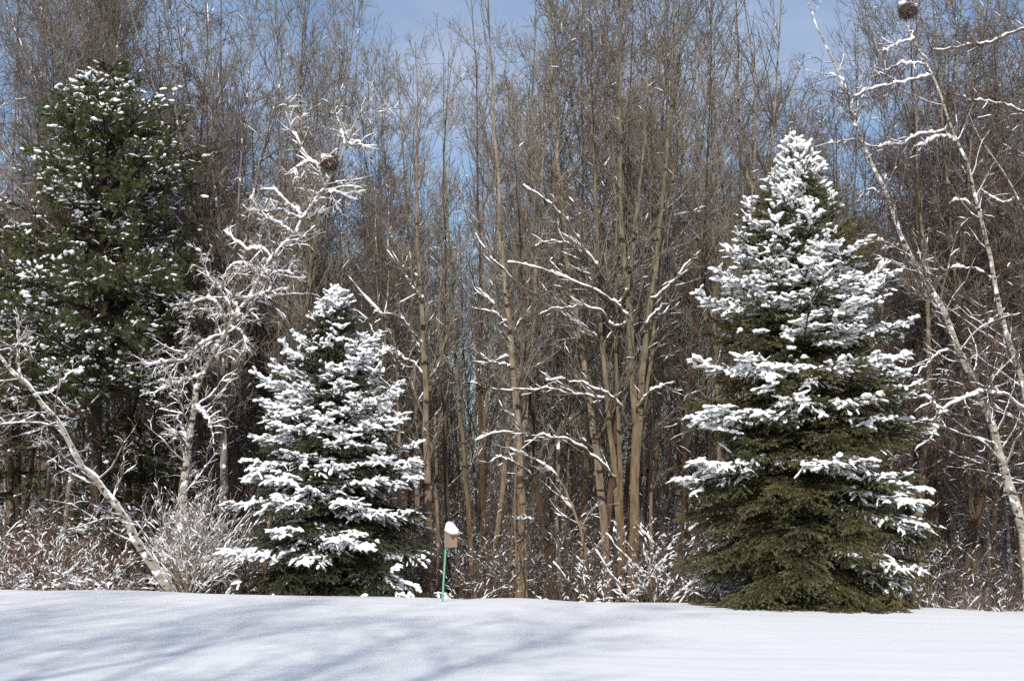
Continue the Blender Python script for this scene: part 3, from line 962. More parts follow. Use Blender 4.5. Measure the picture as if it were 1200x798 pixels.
hero('bare_tree', 'many stemmed pale grey tree fanning up against the blue sky behind the crooked birch', 'bare tree',
     [stem([(262, 640), (262, 430), (255, 330), (240, 262), (215, 195), (190, 132), (170, 70), (150, 0), (140, -60)], 37, 9, 1.5),
      stem([(260, 640), (262, 420), (258, 300), (250, 200), (248, 100), (243, 0), (240, -80)], 37.3, 10, 1.5),
      stem([(264, 640), (265, 420), (275, 300), (282, 200), (290, 100), (300, 0), (306, -60)], 37.1, 9, 1.5),
      stem([(265, 500), (278, 380), (285, 300), (302, 200), (328, 100), (352, 10), (362, -40)], 37.4, 8, 1.5, 0, False),
      stem([(258, 440), (242, 310), (195, 232), (165, 190), (150, 140), (130, 90)], 36.8, 7, 1.3, 0, False),
      stem([(258, 360), (228, 240), (205, 120), (200, 20), (196, -50)], 37.6, 7, 1.3, 0, False)],
     spec_upright(0.62, 1.0), 'greybark', 'limb', 'twig_grey', 103, snow=LIGHT, stem_snow=0.6)
hero('bare_tree', 'grey bare tree fanning up behind the top of the tall pine', 'bare tree',
     [stem([(112, 640), (112, 300), (100, 180), (75, 90), (45, 0), (30, -50)], 38, 12, 2.5),
      stem([(114, 500), (112, 300), (108, 180), (100, 80), (92, 0), (88, -60)], 38.2, 11, 1.5, 0, False),
      stem([(114, 480), (114, 300), (122, 180), (135, 80), (145, 0), (150, -60)], 38.4, 11, 1.5, 0, False),
      stem([(112, 320), (85, 190), (50, 110), (20, 40), (5, 0)], 37.8, 9, 1.3, 0, False)],
     spec_upright(0.66, 1.1), 'greybark', 'limb', 'twig_grey', 104, snow=(0.5, 0.2))
hero('bare_tree', 'bent tree with a broken snowy top behind the right side of the smaller spruce', 'bare tree',
     [stem([(470, 690), (468, 560), (466, 450), (461, 395), (450, 371), (436, 357), (420, 340), (405, 320)], 33.5, 9, 3)],
     spec_pole(0.8, 0.7), 'tan', 'limb', 'twig_grey', 105, snow=SNOWY, stem_snow=2.5, snow_h=0.02,
     limbs=[stem([(452, 373), (442, 366), (430, 375), (420, 380)], 33.4, 3, 1, -.3, False), stem([(465, 420), (448, 405), (438, 390), (430, 370)], 33.4, 3, 1, .2, False)])

# middle group: tan poles
hero('bare_tree', 'straight tan trunk just right of the smaller spruce, thickest there', 'bare tree',
     [stem([(504, 692), (501, 560), (498, 440), (494, 370), (490, 300), (488, 200), (490, 120), (487, 50)], 33.6, 15, 1.6)],
     spec_upright(0.6, 0.8), 'tan', 'limb', 'twig_tan', 110, snow=SNOWY, snow_h=0.018,
     limbs=[stem([(493, 330), (480, 316), (470, 302), (463, 286), (455, 270)], 33.6, 4, 1, -.3, False), stem([(494, 348), (480, 332), (470, 312), (462, 300)], 33.6, 4, 1, .3, False),
            stem([(497, 405), (485, 390), (472, 375), (460, 368), (440, 372)], 33.6, 4, 1, -.5, False), stem([(498, 440), (485, 425), (470, 418), (458, 400)], 33.6, 3, 1, .3, False)])
hero('bare_tree', 'browner trunk close behind the straight tan trunk beside the smaller spruce', 'bare tree',
     [stem([(492, 692), (490, 600), (487, 480), (484, 400), (482, 330), (477, 250), (470, 150), (464, 60)], 37, 10, 1.6)],
     spec_upright(0.6, 0.8), 'tan', 'limb', 'twig_tan', 111, snow=LIGHT)
hero('bare_tree', 'thin dark trunk standing right behind the birdhouse', 'bare tree',
     [stem([(526, 692), (524, 600), (521, 500), (520, 400), (522, 300), (520, 200), (524, 100), (526, 60)], 36, 9, 1.3)],
     spec_pole(1.0, 0.8), 'brown', 'limb', 'twig_tan', 112, snow=LIGHT)
hero('bare_tree', 'slender tan trunk between the straight tan trunk and the birdhouse tree', 'bare tree',
     [stem([(514, 692), (512, 600), (510, 480), (513, 420), (515, 360), (518, 300), (526, 200), (530, 120)], 38, 6.5, 1.2)],
     spec_pole(1.0, 0.9), 'tan', 'limb', 'twig_tan', 113, snow=LIGHT)
hero('bare_tree', 'slim trunk leaning left, first to the right of the birdhouse', 'bare tree',
     [stem([(556, 695), (550, 610), (544, 540), (538, 470), (533, 400), (530, 330), (524, 240), (520, 150), (520, 60)], 35.5, 8.5, 1.3)],
     spec_upright(0.55, 0.8), 'olive', 'limb', 'twig_tan', 114, snow=LIGHT, stem_snow=1.0)
hero('bare_tree', 'upright brown trunk with white snow patches, second right of the birdhouse', 'bare tree',
     [stem([(570, 696), (567, 600), (566, 540), (563, 480), (561, 420), (563, 330), (560, 200), (558, 80), (552, 0)], 38, 10, 1.4)],
     spec_upright(0.6, 0.9), 'brown', 'limb', 'twig_tan', 115, snow=SNOWY, stem_snow=1.0,
     limbs=[stem([(562, 451), (545, 449), (530, 450), (515, 451)], 37.8, 3, 1, -.5, False)])
hero('bare_tree', 'sturdy tan trunk forking low down into two, beside a thin pale pole', 'bare tree',
     [stem([(613, 698), (612, 600), (606, 490), (601, 420), (595, 360), (589, 300), (583, 210), (577, 100), (572, 0), (570, -60)], 34, 16, 1.6),
      stem([(611, 570), (613, 510), (618, 450), (624, 390), (628, 340), (631, 260), (640, 150), (650, 40)], 34.3, 10, 1.4, .3, False)],
     spec_upright(0.68, 0.9), 'tan', 'limb', 'twig_tan', 116, snow=LIGHT, snow_h=0.018,
     limbs=[stem([(603, 433), (590, 428), (575, 424), (562, 415), (549, 405)], 34, 3.5, 1.2, -.4, False), stem([(575, 424), (565, 428), (552, 424)], 33.8, 2, 1, 0, False),
            stem([(594, 380), (580, 368), (565, 362), (555, 357)], 34, 3, 1, -.4, False), stem([(590, 378), (583, 362), (572, 350), (558, 336)], 34, 3, 1, .4, False),
            stem([(605, 490), (598, 485), (588, 477)], 34, 2.5, 1, 0, False), stem([(622, 560), (612, 548), (600, 541), (585, 536), (572, 545)], 33.6, 3.5, 1.2, -.6, False),
            stem([(625, 610), (612, 607), (600, 612)], 33.6, 2.5, 1, -.6, False)])
hero('sapling', 'very thin pale straight pole in front of the sturdy forked tan trunk', 'sapling',
     [stem([(605, 698), (604, 600), (604, 500), (602, 420), (601, 360)], 32.3, 3.2, 1.2)],
     spec_pole(0.5, 0.5), 'tan', 'limb', 'twig_tan', 117, snow=(0.5,))
hero('bare_tree', 'dark brown trunk leaning left, right of the forked tan trunk', 'bare tree',
     [stem([(650, 697), (643, 650), (634, 600), (628, 560), (624, 500), (618, 430), (612, 330), (606, 220), (600, 120)], 36, 11, 1.5)],
     spec_upright(0.6, 0.9), 'brown', 'limb', 'twig_tan', 118, snow=LIGHT, stem_snow=1.5)
hero('sapling', 'young tree bowed over to the left under its snow near the middle clump', 'sapling',
     [stem([(683, 697), (688, 660), (681, 622), (668, 587), (655, 561), (640, 546), (616, 533), (600, 525), (588, 524)], 33.0, 7, 2.5)],
     spec_pole(0.7, 1.0), 'tan', 'twig_white', 'twig_white', 119, snow=SNOWY, stem_snow=4.0, snow_h=0.022)
hero('bare_tree', 'tan trunk ringed with dark scars, leaning left beside the middle clump', 'bare tree',
     [stem([(713, 699), (709, 625), (702, 560), (693, 480), (685, 430), (677, 380), (668, 330), (661, 270), (655, 200), (648, 100), (642, 0), (638, -60)], 34.4, 14, 1.8)],
     spec_upright(0.68, 0.8), 'tan', 'limb', 'twig_tan', 120, snow=LIGHT, snow_h=0.018,
     limbs=[stem([(700, 396), (681, 381), (655, 366), (636, 352), (619, 340), (592, 318), (573, 300), (560, 280), (553, 266)], 33.6, 4.5, 1.5, -.8, False),
            stem([(707, 470), (700, 465), (669, 461), (641, 456), (600, 457), (578, 456)], 33.8, 4, 1.5, -.6, False)])
hero('bare_tree', 'clump of olive grey trunks rising from one reddish base midway between the spruces', 'bare tree',
     [stem([(741, 699), (744, 600), (745, 500), (741, 430), (738, 370), (732, 310), (728, 240), (727, 120), (725, 0), (724, -90)], 33.4, 17, 2.2),
      stem([(726, 699), (727, 640), (721, 560), (714, 490), (707, 420), (703, 370), (700, 320), (697, 200), (690, 90), (683, -10), (680, -80)], 33.7, 11, 1.8),
      stem([(729, 660), (728, 600), (725, 500), (722, 420), (722, 360), (722, 260), (715, 120), (708, 0), (705, -70)], 33.9, 8, 1.6, 0.3, False),
      stem([(744, 560), (748, 515), (752, 455), (758, 392), (763, 350), (770, 300), (779, 200), (787, 100), (790, 0), (792, -80)], 33.4, 12, 1.8, -.3, False),
      stem([(750, 490), (758, 450), (763, 420), (768, 370), (775, 300), (785, 230), (800, 150), (822, 60), (838, 0)], 33.6, 8, 1.5, .4, False),
      stem([(735, 340), (745, 260), (755, 170), (757, 80), (752, 0), (750, -60)], 33.2, 6, 1.3, -.3, False)],
     spec_upright(0.72, 0.62), 'olive', 'limb', 'twig_tan', 121, snow=LIGHT, snow_h=0.018, limb_snow=5.0, limb_h=0.020,
     limbs=[stem(q, 33.2, 4.2, 1.5, d, False) for q, d in (
         ([(736, 497), (728, 475), (710, 461), (691, 452), (666, 445), (639, 446)], -.9), ([(718, 557), (707, 544), (691, 530), (672, 519), (655, 513), (633, 511), (600, 506), (580, 508), (552, 517)], -1.2),
         ([(720, 384), (711, 370), (699, 363), (683, 358), (666, 361), (644, 363), (625, 371)], -.8), ([(735, 369), (721, 355), (705, 345), (694, 340), (660, 325), (622, 312), (590, 306)], -1.0),
         ([(747, 478), (754, 467), (765, 457), (779, 451), (792, 449)], -.5), ([(752, 387), (763, 372), (776, 359), (791, 352)], -.5), ([(722, 355), (705, 320), (685, 290), (665, 260), (640, 235), (610, 215)], -.8),
         ([(708, 330), (690, 305), (668, 288), (650, 283), (620, 290)], -.5), ([(765, 350), (790, 330), (805, 310), (818, 298)], -.6), ([(760, 380), (785, 365), (800, 362)], -.4))])
hero('bare_tree', 'brown trunk rising just left of the larger spruce', 'bare tree',
     [stem([(795, 690), (800, 600), (804, 500), (811, 420), (818, 370), (824, 310), (828, 220), (832, 100), (834, 0)], 37.5, 10, 1.4)],
     spec_upright(0.65, 0.9), 'brown', 'limb', 'twig_tan', 122, snow=LIGHT)
hero('bare_tree', 'pale tan double trunk showing above the left shoulder of the larger spruce', 'bare tree',
     [stem([(872, 690), (874, 500), (878, 350), (882, 230), (886, 130), (880, 60), (872, 0), (868, -60)], 38.5, 12, 2),
      stem([(880, 420), (895, 300), (902, 200), (910, 100), (915, 0), (917, -60)], 38.8, 9, 1.6, 0, False),
      stem([(883, 225), (868, 185), (850, 160), (835, 145)], 38.4, 5, 1.4, -.5, False)],
     spec_upright(0.68, 0.75), 'tan', 'limb', 'twig_tan', 123, snow=LIGHT)

# right group
hero('birch_tree', 'long white birch leaning left across the wood on the right, crossing a dark leaning trunk', 'birch tree',
     [stem([(1206, 694), (1199, 622), (1190, 590), (1181, 560), (1171, 527), (1160, 492), (1150, 465), (1140, 445), (1128, 420), (1118, 395), (1105, 362), (1090, 338), (1075, 315), (1062, 290), (1050, 260), (1040, 235), (1030, 210), (1018, 185), (1008, 160), (1000, 138), (990, 110), (975, 70), (960, 40), (947, 0), (935, -50)], 31.5, 17, 3.0, 1.5)],
     spec_birch(0.62, 0.95), 'birch', 'frost', 'twig_red', 130, snow=SNOWY, stem_snow=3.0, snow_h=0.018, limb_snow=4.0,
     limbs=[stem(q, 32.6, 4, 1.3, d, False) for q, d in (([(1000, 138), (990, 98), (975, 88), (962, 87)], -.3), ([(1062, 292), (1045, 286), (1030, 282), (1012, 290)], -.4), ([(1058, 285), (1045, 290), (1032, 292)], .2),
         ([(1130, 425), (1115, 412), (1100, 413), (1088, 425), (1070, 445)], -.5), ([(1140, 445), (1125, 425), (1112, 430), (1098, 450)], .3), ([(1038, 232), (1022, 222), (1005, 228)], .3))])
hero('birch_tree', 'tall white birch on the right carrying a round nest and a long arched bough', 'birch tree',
     [stem([(1224, 694), (1216, 570), (1206, 490), (1197, 445), (1188, 420), (1181, 400), (1171, 360), (1161, 308), (1152, 268), (1142, 230), (1139, 212), (1129, 179), (1113, 147), (1103, 114), (1090, 81), (1080, 62), (1070, 45), (1062, 26), (1056, 4), (1050, -40)], 32.3, 14, 3.0, 1.2)],
     spec_birch(0.62, 0.95), 'birch', 'frost', 'twig_red', 131, snow=SNOWY, stem_snow=2.5, snow_h=0.018, limb_snow=5.0, limb_h=0.024,
     limbs=[stem([(1203, 482), (1190, 470), (1175, 462), (1155, 459), (1140, 462), (1120, 472), (1105, 480), (1097, 495), (1095, 508), (1085, 517), (1072, 528)], 32.0, 6.5, 2, -1.2, False),
            stem([(1105, 480), (1095, 475), (1088, 465), (1070, 466)], 31.0, 3.5, 1.5, -.2, False)] +
           [stem(q, 33.2, 4, 1.3, d, False) for q, d in (([(1070, 46), (1054, 50), (1040, 58), (1028, 60)], -.6), ([(1086, 74), (1066, 75), (1048, 78), (1020, 92)], .5), ([(1092, 88), (1062, 95), (1030, 102), (1000, 112)], -.9),
            ([(1112, 160), (1095, 162), (1080, 170), (1072, 172)], -.3), ([(1108, 152), (1078, 157), (1060, 166), (1040, 171), (1015, 169), (1000, 163), (975, 168), (955, 172)], -.6), ([(1148, 250), (1130, 235), (1112, 238)], -.3),
            ([(1172, 368), (1160, 378), (1148, 386)], -.2), ([(1165, 330), (1150, 318), (1125, 312), (1105, 316)], .2))])
hero('birch_tree', 'third pale birch, leaning in from the right edge below two long snowy limbs', 'birch tree',
     [stem([(1290, 690), (1262, 500), (1235, 330), (1212, 268), (1196, 238), (1181, 208), (1165, 189), (1148, 163), (1138, 140), (1130, 118)], 33.5, 12, 2.0)],
     spec_birch(0.65, 1.0), 'birch', 'limb', 'twig_red', 132, snow=SNOWY, stem_snow=2.0,
     limbs=[stem(q, 33.5, 4.5, 2, d, False) for q, d in (([(1240, 28), (1215, 32), (1180, 40), (1160, 50), (1138, 53), (1115, 57), (1092, 58)], -.4), ([(1250, 160), (1215, 138), (1200, 132), (1185, 125), (1165, 120), (1145, 118), (1118, 110)], -.4),
         ([(1192, 232), (1178, 238), (1160, 230), (1148, 222)], -.2))] + [stem([(1235, 330), (1246, 240), (1250, 160), (1245, 90), (1240, 28), (1236, -30)], 33.5, 8, 3, 0, False)])
for i, (p, Y, a, b, bk, lab) in enumerate((
        ([(1076, 694), (1079, 600), (1085, 500), (1089, 420), (1086, 340), (1080, 260), (1074, 180), (1073, 100), (1075, 0), (1076, -50)], 36.5, 12, 2, 'tan', 'upright tan trunk just right of the larger spruce'),
        ([(1128, 694), (1138, 645), (1150, 585), (1158, 530), (1164, 460), (1168, 380), (1170, 280), (1168, 150), (1165, 20)], 35.0, 13, 2, 'brown', 'thick dark trunk leaning right, crossed by the long leaning birch'),
        ([(1105, 694), (1104, 600), (1100, 520), (1104, 420), (1110, 300), (1108, 180), (1112, 60)], 39, 9, 1.5, 'brown', 'narrow brown trunk between the upright tan trunk and the dark leaning one'),
        ([(1166, 694), (1164, 620), (1172, 540), (1178, 440), (1184, 330), (1190, 200), (1194, 60)], 38, 9, 1.5, 'brown', 'dark trunk behind the foot of the long leaning birch'),
        ([(1092, 694), (1095, 600), (1097, 500), (1103, 420), (1116, 330), (1130, 230), (1140, 120), (1150, 20)], 37.5, 7, 1.3, 'brown', 'slim brown trunk beside the upright tan trunk'))):
    hero('bare_tree', lab, 'bare tree', [stem(p, Y, a, b)], spec_birch(0.8, 1.0), bk, 'limb', 'twig_red', 140 + i, snow=LIGHT)

# ------------------------------------------------------------------ prototypes for the wood behind
def proto(kind, seed, H, r0):
    r = np.random.default_rng(seed)
    lean = r.normal(size=2) * 0.06
    z = np.linspace(-0.3, H, 9)
    P = np.stack([lean[0] * z + np.cumsum(r.normal(size=9)) * 0.06, lean[1] * z + np.cumsum(r.normal(size=9)) * 0.06, z], -1)
    P[:, :2] -= P[0, :2]
    stems = [(P, r0, 0.012)]
    if kind in ('upright', 'birch') and r.uniform() < 0.7:
        k = r.integers(2, 5); a = r.uniform(0, 6.28)
        Q = P[k:].copy(); m = len(Q)
        Q[:, 0] += np.cos(a) * np.linspace(0, 1, m) ** 0.8 * 1.4; Q[:, 1] += np.sin(a) * np.linspace(0, 1, m) ** 0.8 * 1.4
        stems.append((Q, r0 * 0.6, 0.01))
    s = {'upright': spec_upright(0.78, 0.95), 'birch': spec_birch(0.8, 0.85), 'pole': spec_pole(1.0, 0.9)}[kind]
    b, t = {'upright': (('tan', 'olive', 'greybark')[seed % 3], 'twig_tan'), 'birch': (('brown', 'greybark')[seed % 2], 'twig_red'), 'pole': (('brown', 'tan')[seed % 2], 'twig_grey')}[kind]
    nm = {'upright': 'bare_tree', 'birch': 'birch_tree', 'pole': 'sapling'}[kind]
    return make_tree(nm, 'x', nm.replace('_', ' '), stems, s, M[b], M['limb'], M[t], r, snow=(1.5, 1.1, 0.30), snow_h=0.013, sides=7, zf=(9.0 if kind == 'birch' else 5.5))
PROTO = {k: [proto(k, sd, H, r0) for sd, H, r0 in lst] for k, lst in {
    'upright': [(201, 15.5, 0.075), (202, 16.5, 0.09), (203, 14.5, 0.062), (204, 17, 0.085), (205, 16, 0.07)],
    'birch': [(211, 13.5, 0.08), (212, 14.5, 0.10), (213, 12.5, 0.075)],
    'pole': [(221, 9.5, 0.045), (222, 8, 0.04), (223, 11, 0.055)]}.items()}
NAMES = {'upright': 'tall grey brown bare tree', 'birch': 'russet twigged birch', 'pole': 'thin bare sapling'}
SECTOR = [(-0.40, 'in the wood left of the smaller spruce'), (-0.13, 'in the wood behind and around the smaller spruce'), (0.13, 'in the wood between the two spruces'), (0.24, 'in the wood behind the larger spruce'), (9, 'in the wood right of the larger spruce')]
used = {k: set() for k in PROTO}
spots = list(hero_spots) + [(rs[0], rs[1]), (ls[0], ls[1]), (pb[0], pb[1])]
wr = np.random.default_rng(99)
def place(kind, x, y, sc):
    z = float(ground_z(x, y))
    u = x / y
    sec = 'left of the smaller spruce' if u < -0.205 else 'behind the smaller spruce' if u < -0.06 else 'between the two spruces' if u < 0.12 else 'behind the larger spruce' if u < 0.29 else 'right of the larger spruce'
    depth = 'near the front of' if y < 48 else 'deep in'
    lab = f'{NAMES[kind]} {depth} the wood {sec}'
    grp = f'{NAMES[kind]}s {depth} the wood {sec}'
    L_ = PROTO[kind]
    i = int(wr.integers(len(L_)))
    rz = wr.uniform(0, 6.283)
    s = (sc, sc, sc * wr.uniform(0.93, 1.07))
    if i not in used[kind]:
        used[kind].add(i)
        o = L_[i]
        o.location = (x, y, z); o.rotation_euler = (0, 0, rz); o.scale = s
        o['label'] = lab; o['group'] = grp
    else:
        dup(L_[i], (x, y, z), rz, s, lab, grp)

def kind_for(u, y):
    q = wr.uniform()
    russet = 0.7 if u > 0.22 else 0.55 if (-0.26 < u < -0.09) else 0.3 if u < -0.2 else 0.10
    if q < russet: return 'birch'
    return 'upright' if q < russet + (1 - russet) * 0.7 else 'pole'

def scatter(n, y0, y1, gap, edge=0.385):
    c = 0; tries = 0
    while c < n and tries < n * 60:
        tries += 1
        y = math.sqrt(wr.uniform(y0 * y0, y1 * y1))
        x = wr.uniform(-edge, edge) * y + wr.normal() * 0.3
        if any((x - a) ** 2 + (y - b) ** 2 < gap * gap for a, b in spots): continue
        if abs(x - pb[0]) < 2.6 and y < pb[1] + 1.5: continue
        u = x / y
        sc = wr.uniform(0.8, 1.1)
        sc *= ((0.88 if y < 46 else 1.08) if -0.16 < u < -0.03 else 1.2) * (1.12 if y > 66 else 1.0)            # the wood dips here and the sky comes lower
        spots.append((x, y))
        place(kind_for(u, y), x, y, sc)
        c += 1
scatter(115, 35.0, 48.0, 0.8)
scatter(160, 48.0, 70.0, 1.0)
scatter(150, 70.0, 104.0, 1.4)
for k in PROTO:
    for i, o in enumerate(PROTO[k]):
        if i not in used[k]: place(k, wr.uniform(-10, 10), 60.0, 1.0)

# the far side of the wood, which reads as one mass
def twig_mass(n_stem, xr, yr, h, r, rng, levels, lean=0.12, n=7):
    x = rng.uniform(*xr, n_stem); y = rng.uniform(*yr, n_stem)
    z = ground_z(x, y)
    H = rng.uniform(*h, n_stem)
    l = rng.normal(size=(n_stem, 2)) * lean
    s = np.linspace(0, 1, n)
    P = np.stack([x[:, None] + l[:, :1] * H[:, None] * s ** 1.3, y[:, None] + l[:, 1:] * H[:, None] * s ** 1.3, z[:, None] - 0.1 + H[:, None] * s], -1)
    P[:, 1:, :2] += rng.normal(size=(n_stem, n - 1, 2)) * 0.03 * H[:, None, None]
    R = rng.uniform(*r, n_stem)[:, None] * (1 - 0.85 * s[None])
    out = [(P, R)]
    for sp in levels:
        P, R = grow(P, R, *sp[:10], rng, sp[10])
        out.append((P, R))
    return out
mb = MB()
for k, (P, R) in enumerate(twig_mass(3400, (-62, 62), (106, 142), (6, 17), (0.05, 0.11), np.random.default_rng(301),
        [(1.3, 0.15, 1.0, lambda t, L, r: (0.6 + 2.4 * (1 - t)) * r.uniform(0.6, 1.2, len(t)), 40, 0.4, 5, 0.1, 0.5, 0.012, 0.03),
         (2.0, 0.1, 1.0, lambda t, L, r: r.uniform(0.3, 1.1, len(t)), 42, 0.3, 3, 0.1, 0.6, 0.009, 0.014)])):
    mb.tubes(P, R, 4 if k == 0 else 3)
tag(mb.build('distant_woods', M['twig_red']), 'distant mass of bare russet woods closing the view', 'woods', None, 'stuff')

# ------------------------------------------------------------------ undergrowth and brush
rg = np.random.default_rng(401)
mb = MB()
for yr, ns, hh in (((32.2, 38), 1150, (0.4, 2.4)), ((38, 64), 2600, (0.8, 4.5))):
    e = 0.39 * yr[1]
    lv_ = twig_mass(ns, (-e, e), yr, hh, (0.007, 0.02), rg,
        [(2.6, 0.1, 1.0, lambda t, L, r: (0.2 + 0.45 * L * (1 - t)) * r.uniform(0.5, 1.3, len(t)), 48, 0.1, 5, 0.16, 0.6, 0.004, 0.01),
         (3.4, 0.1, 1.0, lambda t, L, r: r.uniform(0.12, 0.5, len(t)), 50, 0.0, 3, 0.16, 0.7, 0.0035, 0.006)], lean=0.3, n=6)
    for k, (P, R) in enumerate(lv_): mb.tubes(P, R, 3)
    for k, (P, R) in enumerate(lv_): snow_on(mb, P, R, rg, (0.9, 1.1, 0.5)[k], (0.013, 0.011, 0.009)[k], (0.04, 0.18), 0.85, k=4, mi=1)
tag(mb.build('undergrowth', [M['under'], M['snow']]), 'tangled snow flecked undergrowth along the foot of the wood', 'undergrowth', None, 'stuff')

def shrub(name, label, base, n, spread, h, r, stem_m, twig_m, seed, snow=(2, 3, 2), sh=0.016, up=0.25, twist=0.09, dens=(3.5, 5.0), width=0.25, tz=0.95):
    rg = np.random.default_rng(seed)
    root = thing(name, base, label, name.replace('_', ' '))
    az = rg.uniform(0, 6.283, n); tl = np.abs(rg.normal(size=n)) * spread
    m = 8
    d = np.stack([np.cos(az) * np.sin(tl), np.sin(az) * np.sin(tl), np.cos(tl)], -1)
    P = np.empty((n, m, 3))
    P[:, 0] = np.stack([np.cos(az) * rg.uniform(0, width, n), np.sin(az) * rg.uniform(0, width, n), np.full(n, -0.1)], -1)
    ln = rg.uniform(*h, n) / (m - 1)
    for k in range(1, m):
        d = unit(d + rg.normal(size=d.shape) * twist + np.array([0, 0, up / m]))
        P[:, k] = P[:, k - 1] + d * ln[:, None]
    R = r * rg.uniform(0.6, 1.2, (n, 1)) * (1 - 0.8 * np.linspace(0, 1, m)[None])
    st, tw, sn = MB(), MB(), MB()
    st.tubes(P, R, 5)
    st.build('stems', stem_m, root)
    snow_on(sn, P, R, rg, snow[0] * 1.3, sh * 0.95, (0.08, 0.32), tz)
    A, AR = grow(P, R, dens[0], 0.2, 1.0, lambda t, L, q: (0.15 + 0.35 * L * (1 - t)) * q.uniform(0.5, 1.2, len(t)), 38, 0.2, 5, 0.12, 0.6, 0.004, rg, 0.012)
    Bq, BR = grow(A, AR, dens[1], 0.1, 1.0, lambda t, L, q: q.uniform(0.1, 0.35, len(t)), 42, 0.1, 3, 0.14, 0.7, 0.0036, rg, 0.006)
    tw.tubes(A, AR, 4); tw.tubes(Bq, BR, 3)
    tw.build('twigs', twig_m, root)['kind'] = 'stuff'
    snow_on(sn, A, AR, rg, snow[1] * 1.5, sh * 0.85, (0.05, 0.2), tz, k=5)
    snow_on(sn, Bq, BR, rg, snow[2] * 1.4, sh * 0.65, (0.04, 0.14), tz, k=4)
    snow_part(sn, root)
    return root
def spot(pxx, pyy, Y):
    b = at(pxx, pyy, Y); b[2] = ground_z(b[0], b[1]); return b
shrub('snowy_shrub', 'round vase shaped shrub of many white frosted stems left of the smaller spruce', spot(222, 686, 30.6), 85, 0.50, (1.4, 2.9), 0.013, M['twig_white'], M['twig_white'], 501, snow=(3.0, 3.0, 1.5), sh=0.016, dens=(4.2, 5.0))
for i, (a, Y, lab, n, hh) in enumerate(((18, 30.6, 'rusty brown brush heaped with snow at the far left edge', 60, (1.1, 2.1)), (72, 30.9, 'rusty brown snowy brush below the leaning birch, second from the left edge', 60, (1.1, 2.0)), (122, 31.2, 'smaller rusty brush close to the foot of the leaning birch', 45, (0.8, 1.7)))):
    shrub('brush', lab, spot(a, 688, Y), n, 0.8, hh, 0.009, M['rust'], M['rust'], 510 + i, snow=(1.8, 2.0, 0.7), sh=0.018, up=-0.8, twist=0.26, dens=(7, 8.0), width=0.9)
shrub('snowy_shrub', 'loose shrub clotted with snow in front of the middle clump and beside the larger spruce', spot(770, 697, 31.2), 34, 0.6, (1.3, 2.6), 0.014, M['twig_red'], M['twig_red'], 520, snow=(2.2, 2.4, 1.3), sh=0.019, up=-0.5, twist=0.18, width=0.5)
shrub('snowy_shrub', 'low snowy shrub at the foot of the scarred leaning trunk', spot(700, 697, 32.0), 22, 0.7, (0.8, 1.6), 0.012, M['twig_red'], M['twig_red'], 521, snow=(2.2, 2.2, 1.0), sh=0.018, up=-0.2, twist=0.14, width=0.5)
shrub('snowy_shrub', 'low frosted shrub between the smaller spruce and the birdhouse', spot(548, 694, 32.4), 24, 0.7, (0.7, 1.5), 0.008, M['twig_red'], M['twig_red'], 522, snow=(1.0, 1.0, 0.4), sh=0.012, width=0.6, up=-0.5, twist=0.16)
for i, (a, Y, lab) in enumerate(((1110, 29.5, 'low frosty weeds at the right of the larger spruce'), (1150, 29.8, 'low frosty weeds below the dark leaning trunk'), (1192, 29.6, 'low frosty weeds in the bottom right corner of the wood'))):
    shrub('weeds', lab, spot(a, 712, Y), 60, 0.7, (0.3, 0.75), 0.005, M['twig_grey'], M['twig_red'], 530 + i, snow=(0.8, 0.9, 0.4), sh=0.011, width=0.9, twist=0.2, up=-0.5)

# ------------------------------------------------------------------ nests
def nest(label, c, r, seed):
    rg = np.random.default_rng(seed)
    root = thing('bird_nest', c, label, 'nest')
    n = 520
    o = unit(rg.normal(size=(n, 3))) * r * rg.uniform(0.4, 1.12, (n, 1)) * np.array([1.1, 1.0, 0.7])
    t = unit(np.cross(o, rg.normal(size=(n, 3))))
    l = rg.uniform(0.8, 3.2, (n, 1)) * r
    P = np.stack([o - t * l * 0.5, o + unit(o) * 0.03, o + t * l * 0.5], 1)
    mb = MB(); mb.tubes(P, np.full((n, 3), 0.006), 3)
    mb.blobs(np.zeros((1, 3)), (np.eye(3) * np.array([r * 0.5, r * 0.5, r * 0.35]))[None], rg, 0.1, 2)
    mb.build('sticks', M['twig_red'], root)
    sn = MB(); k = 9
    c2 = rg.normal(size=(k, 3)) * np.array([0.45, 0.45, 0.12]) * r + np.array([0, 0, r * 0.75])
    sn.blobs(c2, np.eye(3)[None] * (r * rg.uniform(0.35, 0.62, (k, 1, 1))) * np.array([1.3, 1.2, 0.75]), rg, 0.1, 2)
    snow_part(sn, root)
nest('snow capped nest of sticks lodged in the crooked birch on the left', at(386, 191, 32.9), 0.15, 601)
nest('round russet nest of sticks at the top of the tall birch on the right', at(1064, 12, 33.3), 0.17, 602)

# ------------------------------------------------------------------ birdhouse
def box(mb, c, s, R=None, mi=0, bev=0.0):
    import bmesh
    bm = bmesh.new()
    bmesh.ops.create_cube(bm, size=1.0)
    for v in bm.verts: v.co = Vector((v.co.x * s[0], v.co.y * s[1], v.co.z * s[2]))
    if bev: bmesh.ops.bevel(bm, geom=bm.edges[:], offset=bev, segments=2, affect='EDGES')
    bm.verts.ensure_lookup_table()
    X = np.array([v.co[:] for v in bm.verts])
    if R is not None: X = X @ np.asarray(R).T
    X = X + np.asarray(c)
    q = np.array([[v.index for v in f.verts] for f in bm.faces if len(f.verts) == 4])
    t = np.array([[v.index for v in f.verts] for f in bm.faces if len(f.verts) == 3])
    mb.add(X, q if len(q) else None, None, mi)
    if len(t):
        mb.f.append(t + mb.n - len(X)); mb.m.append(np.full(len(t), mi, np.int32))
    bm.free()
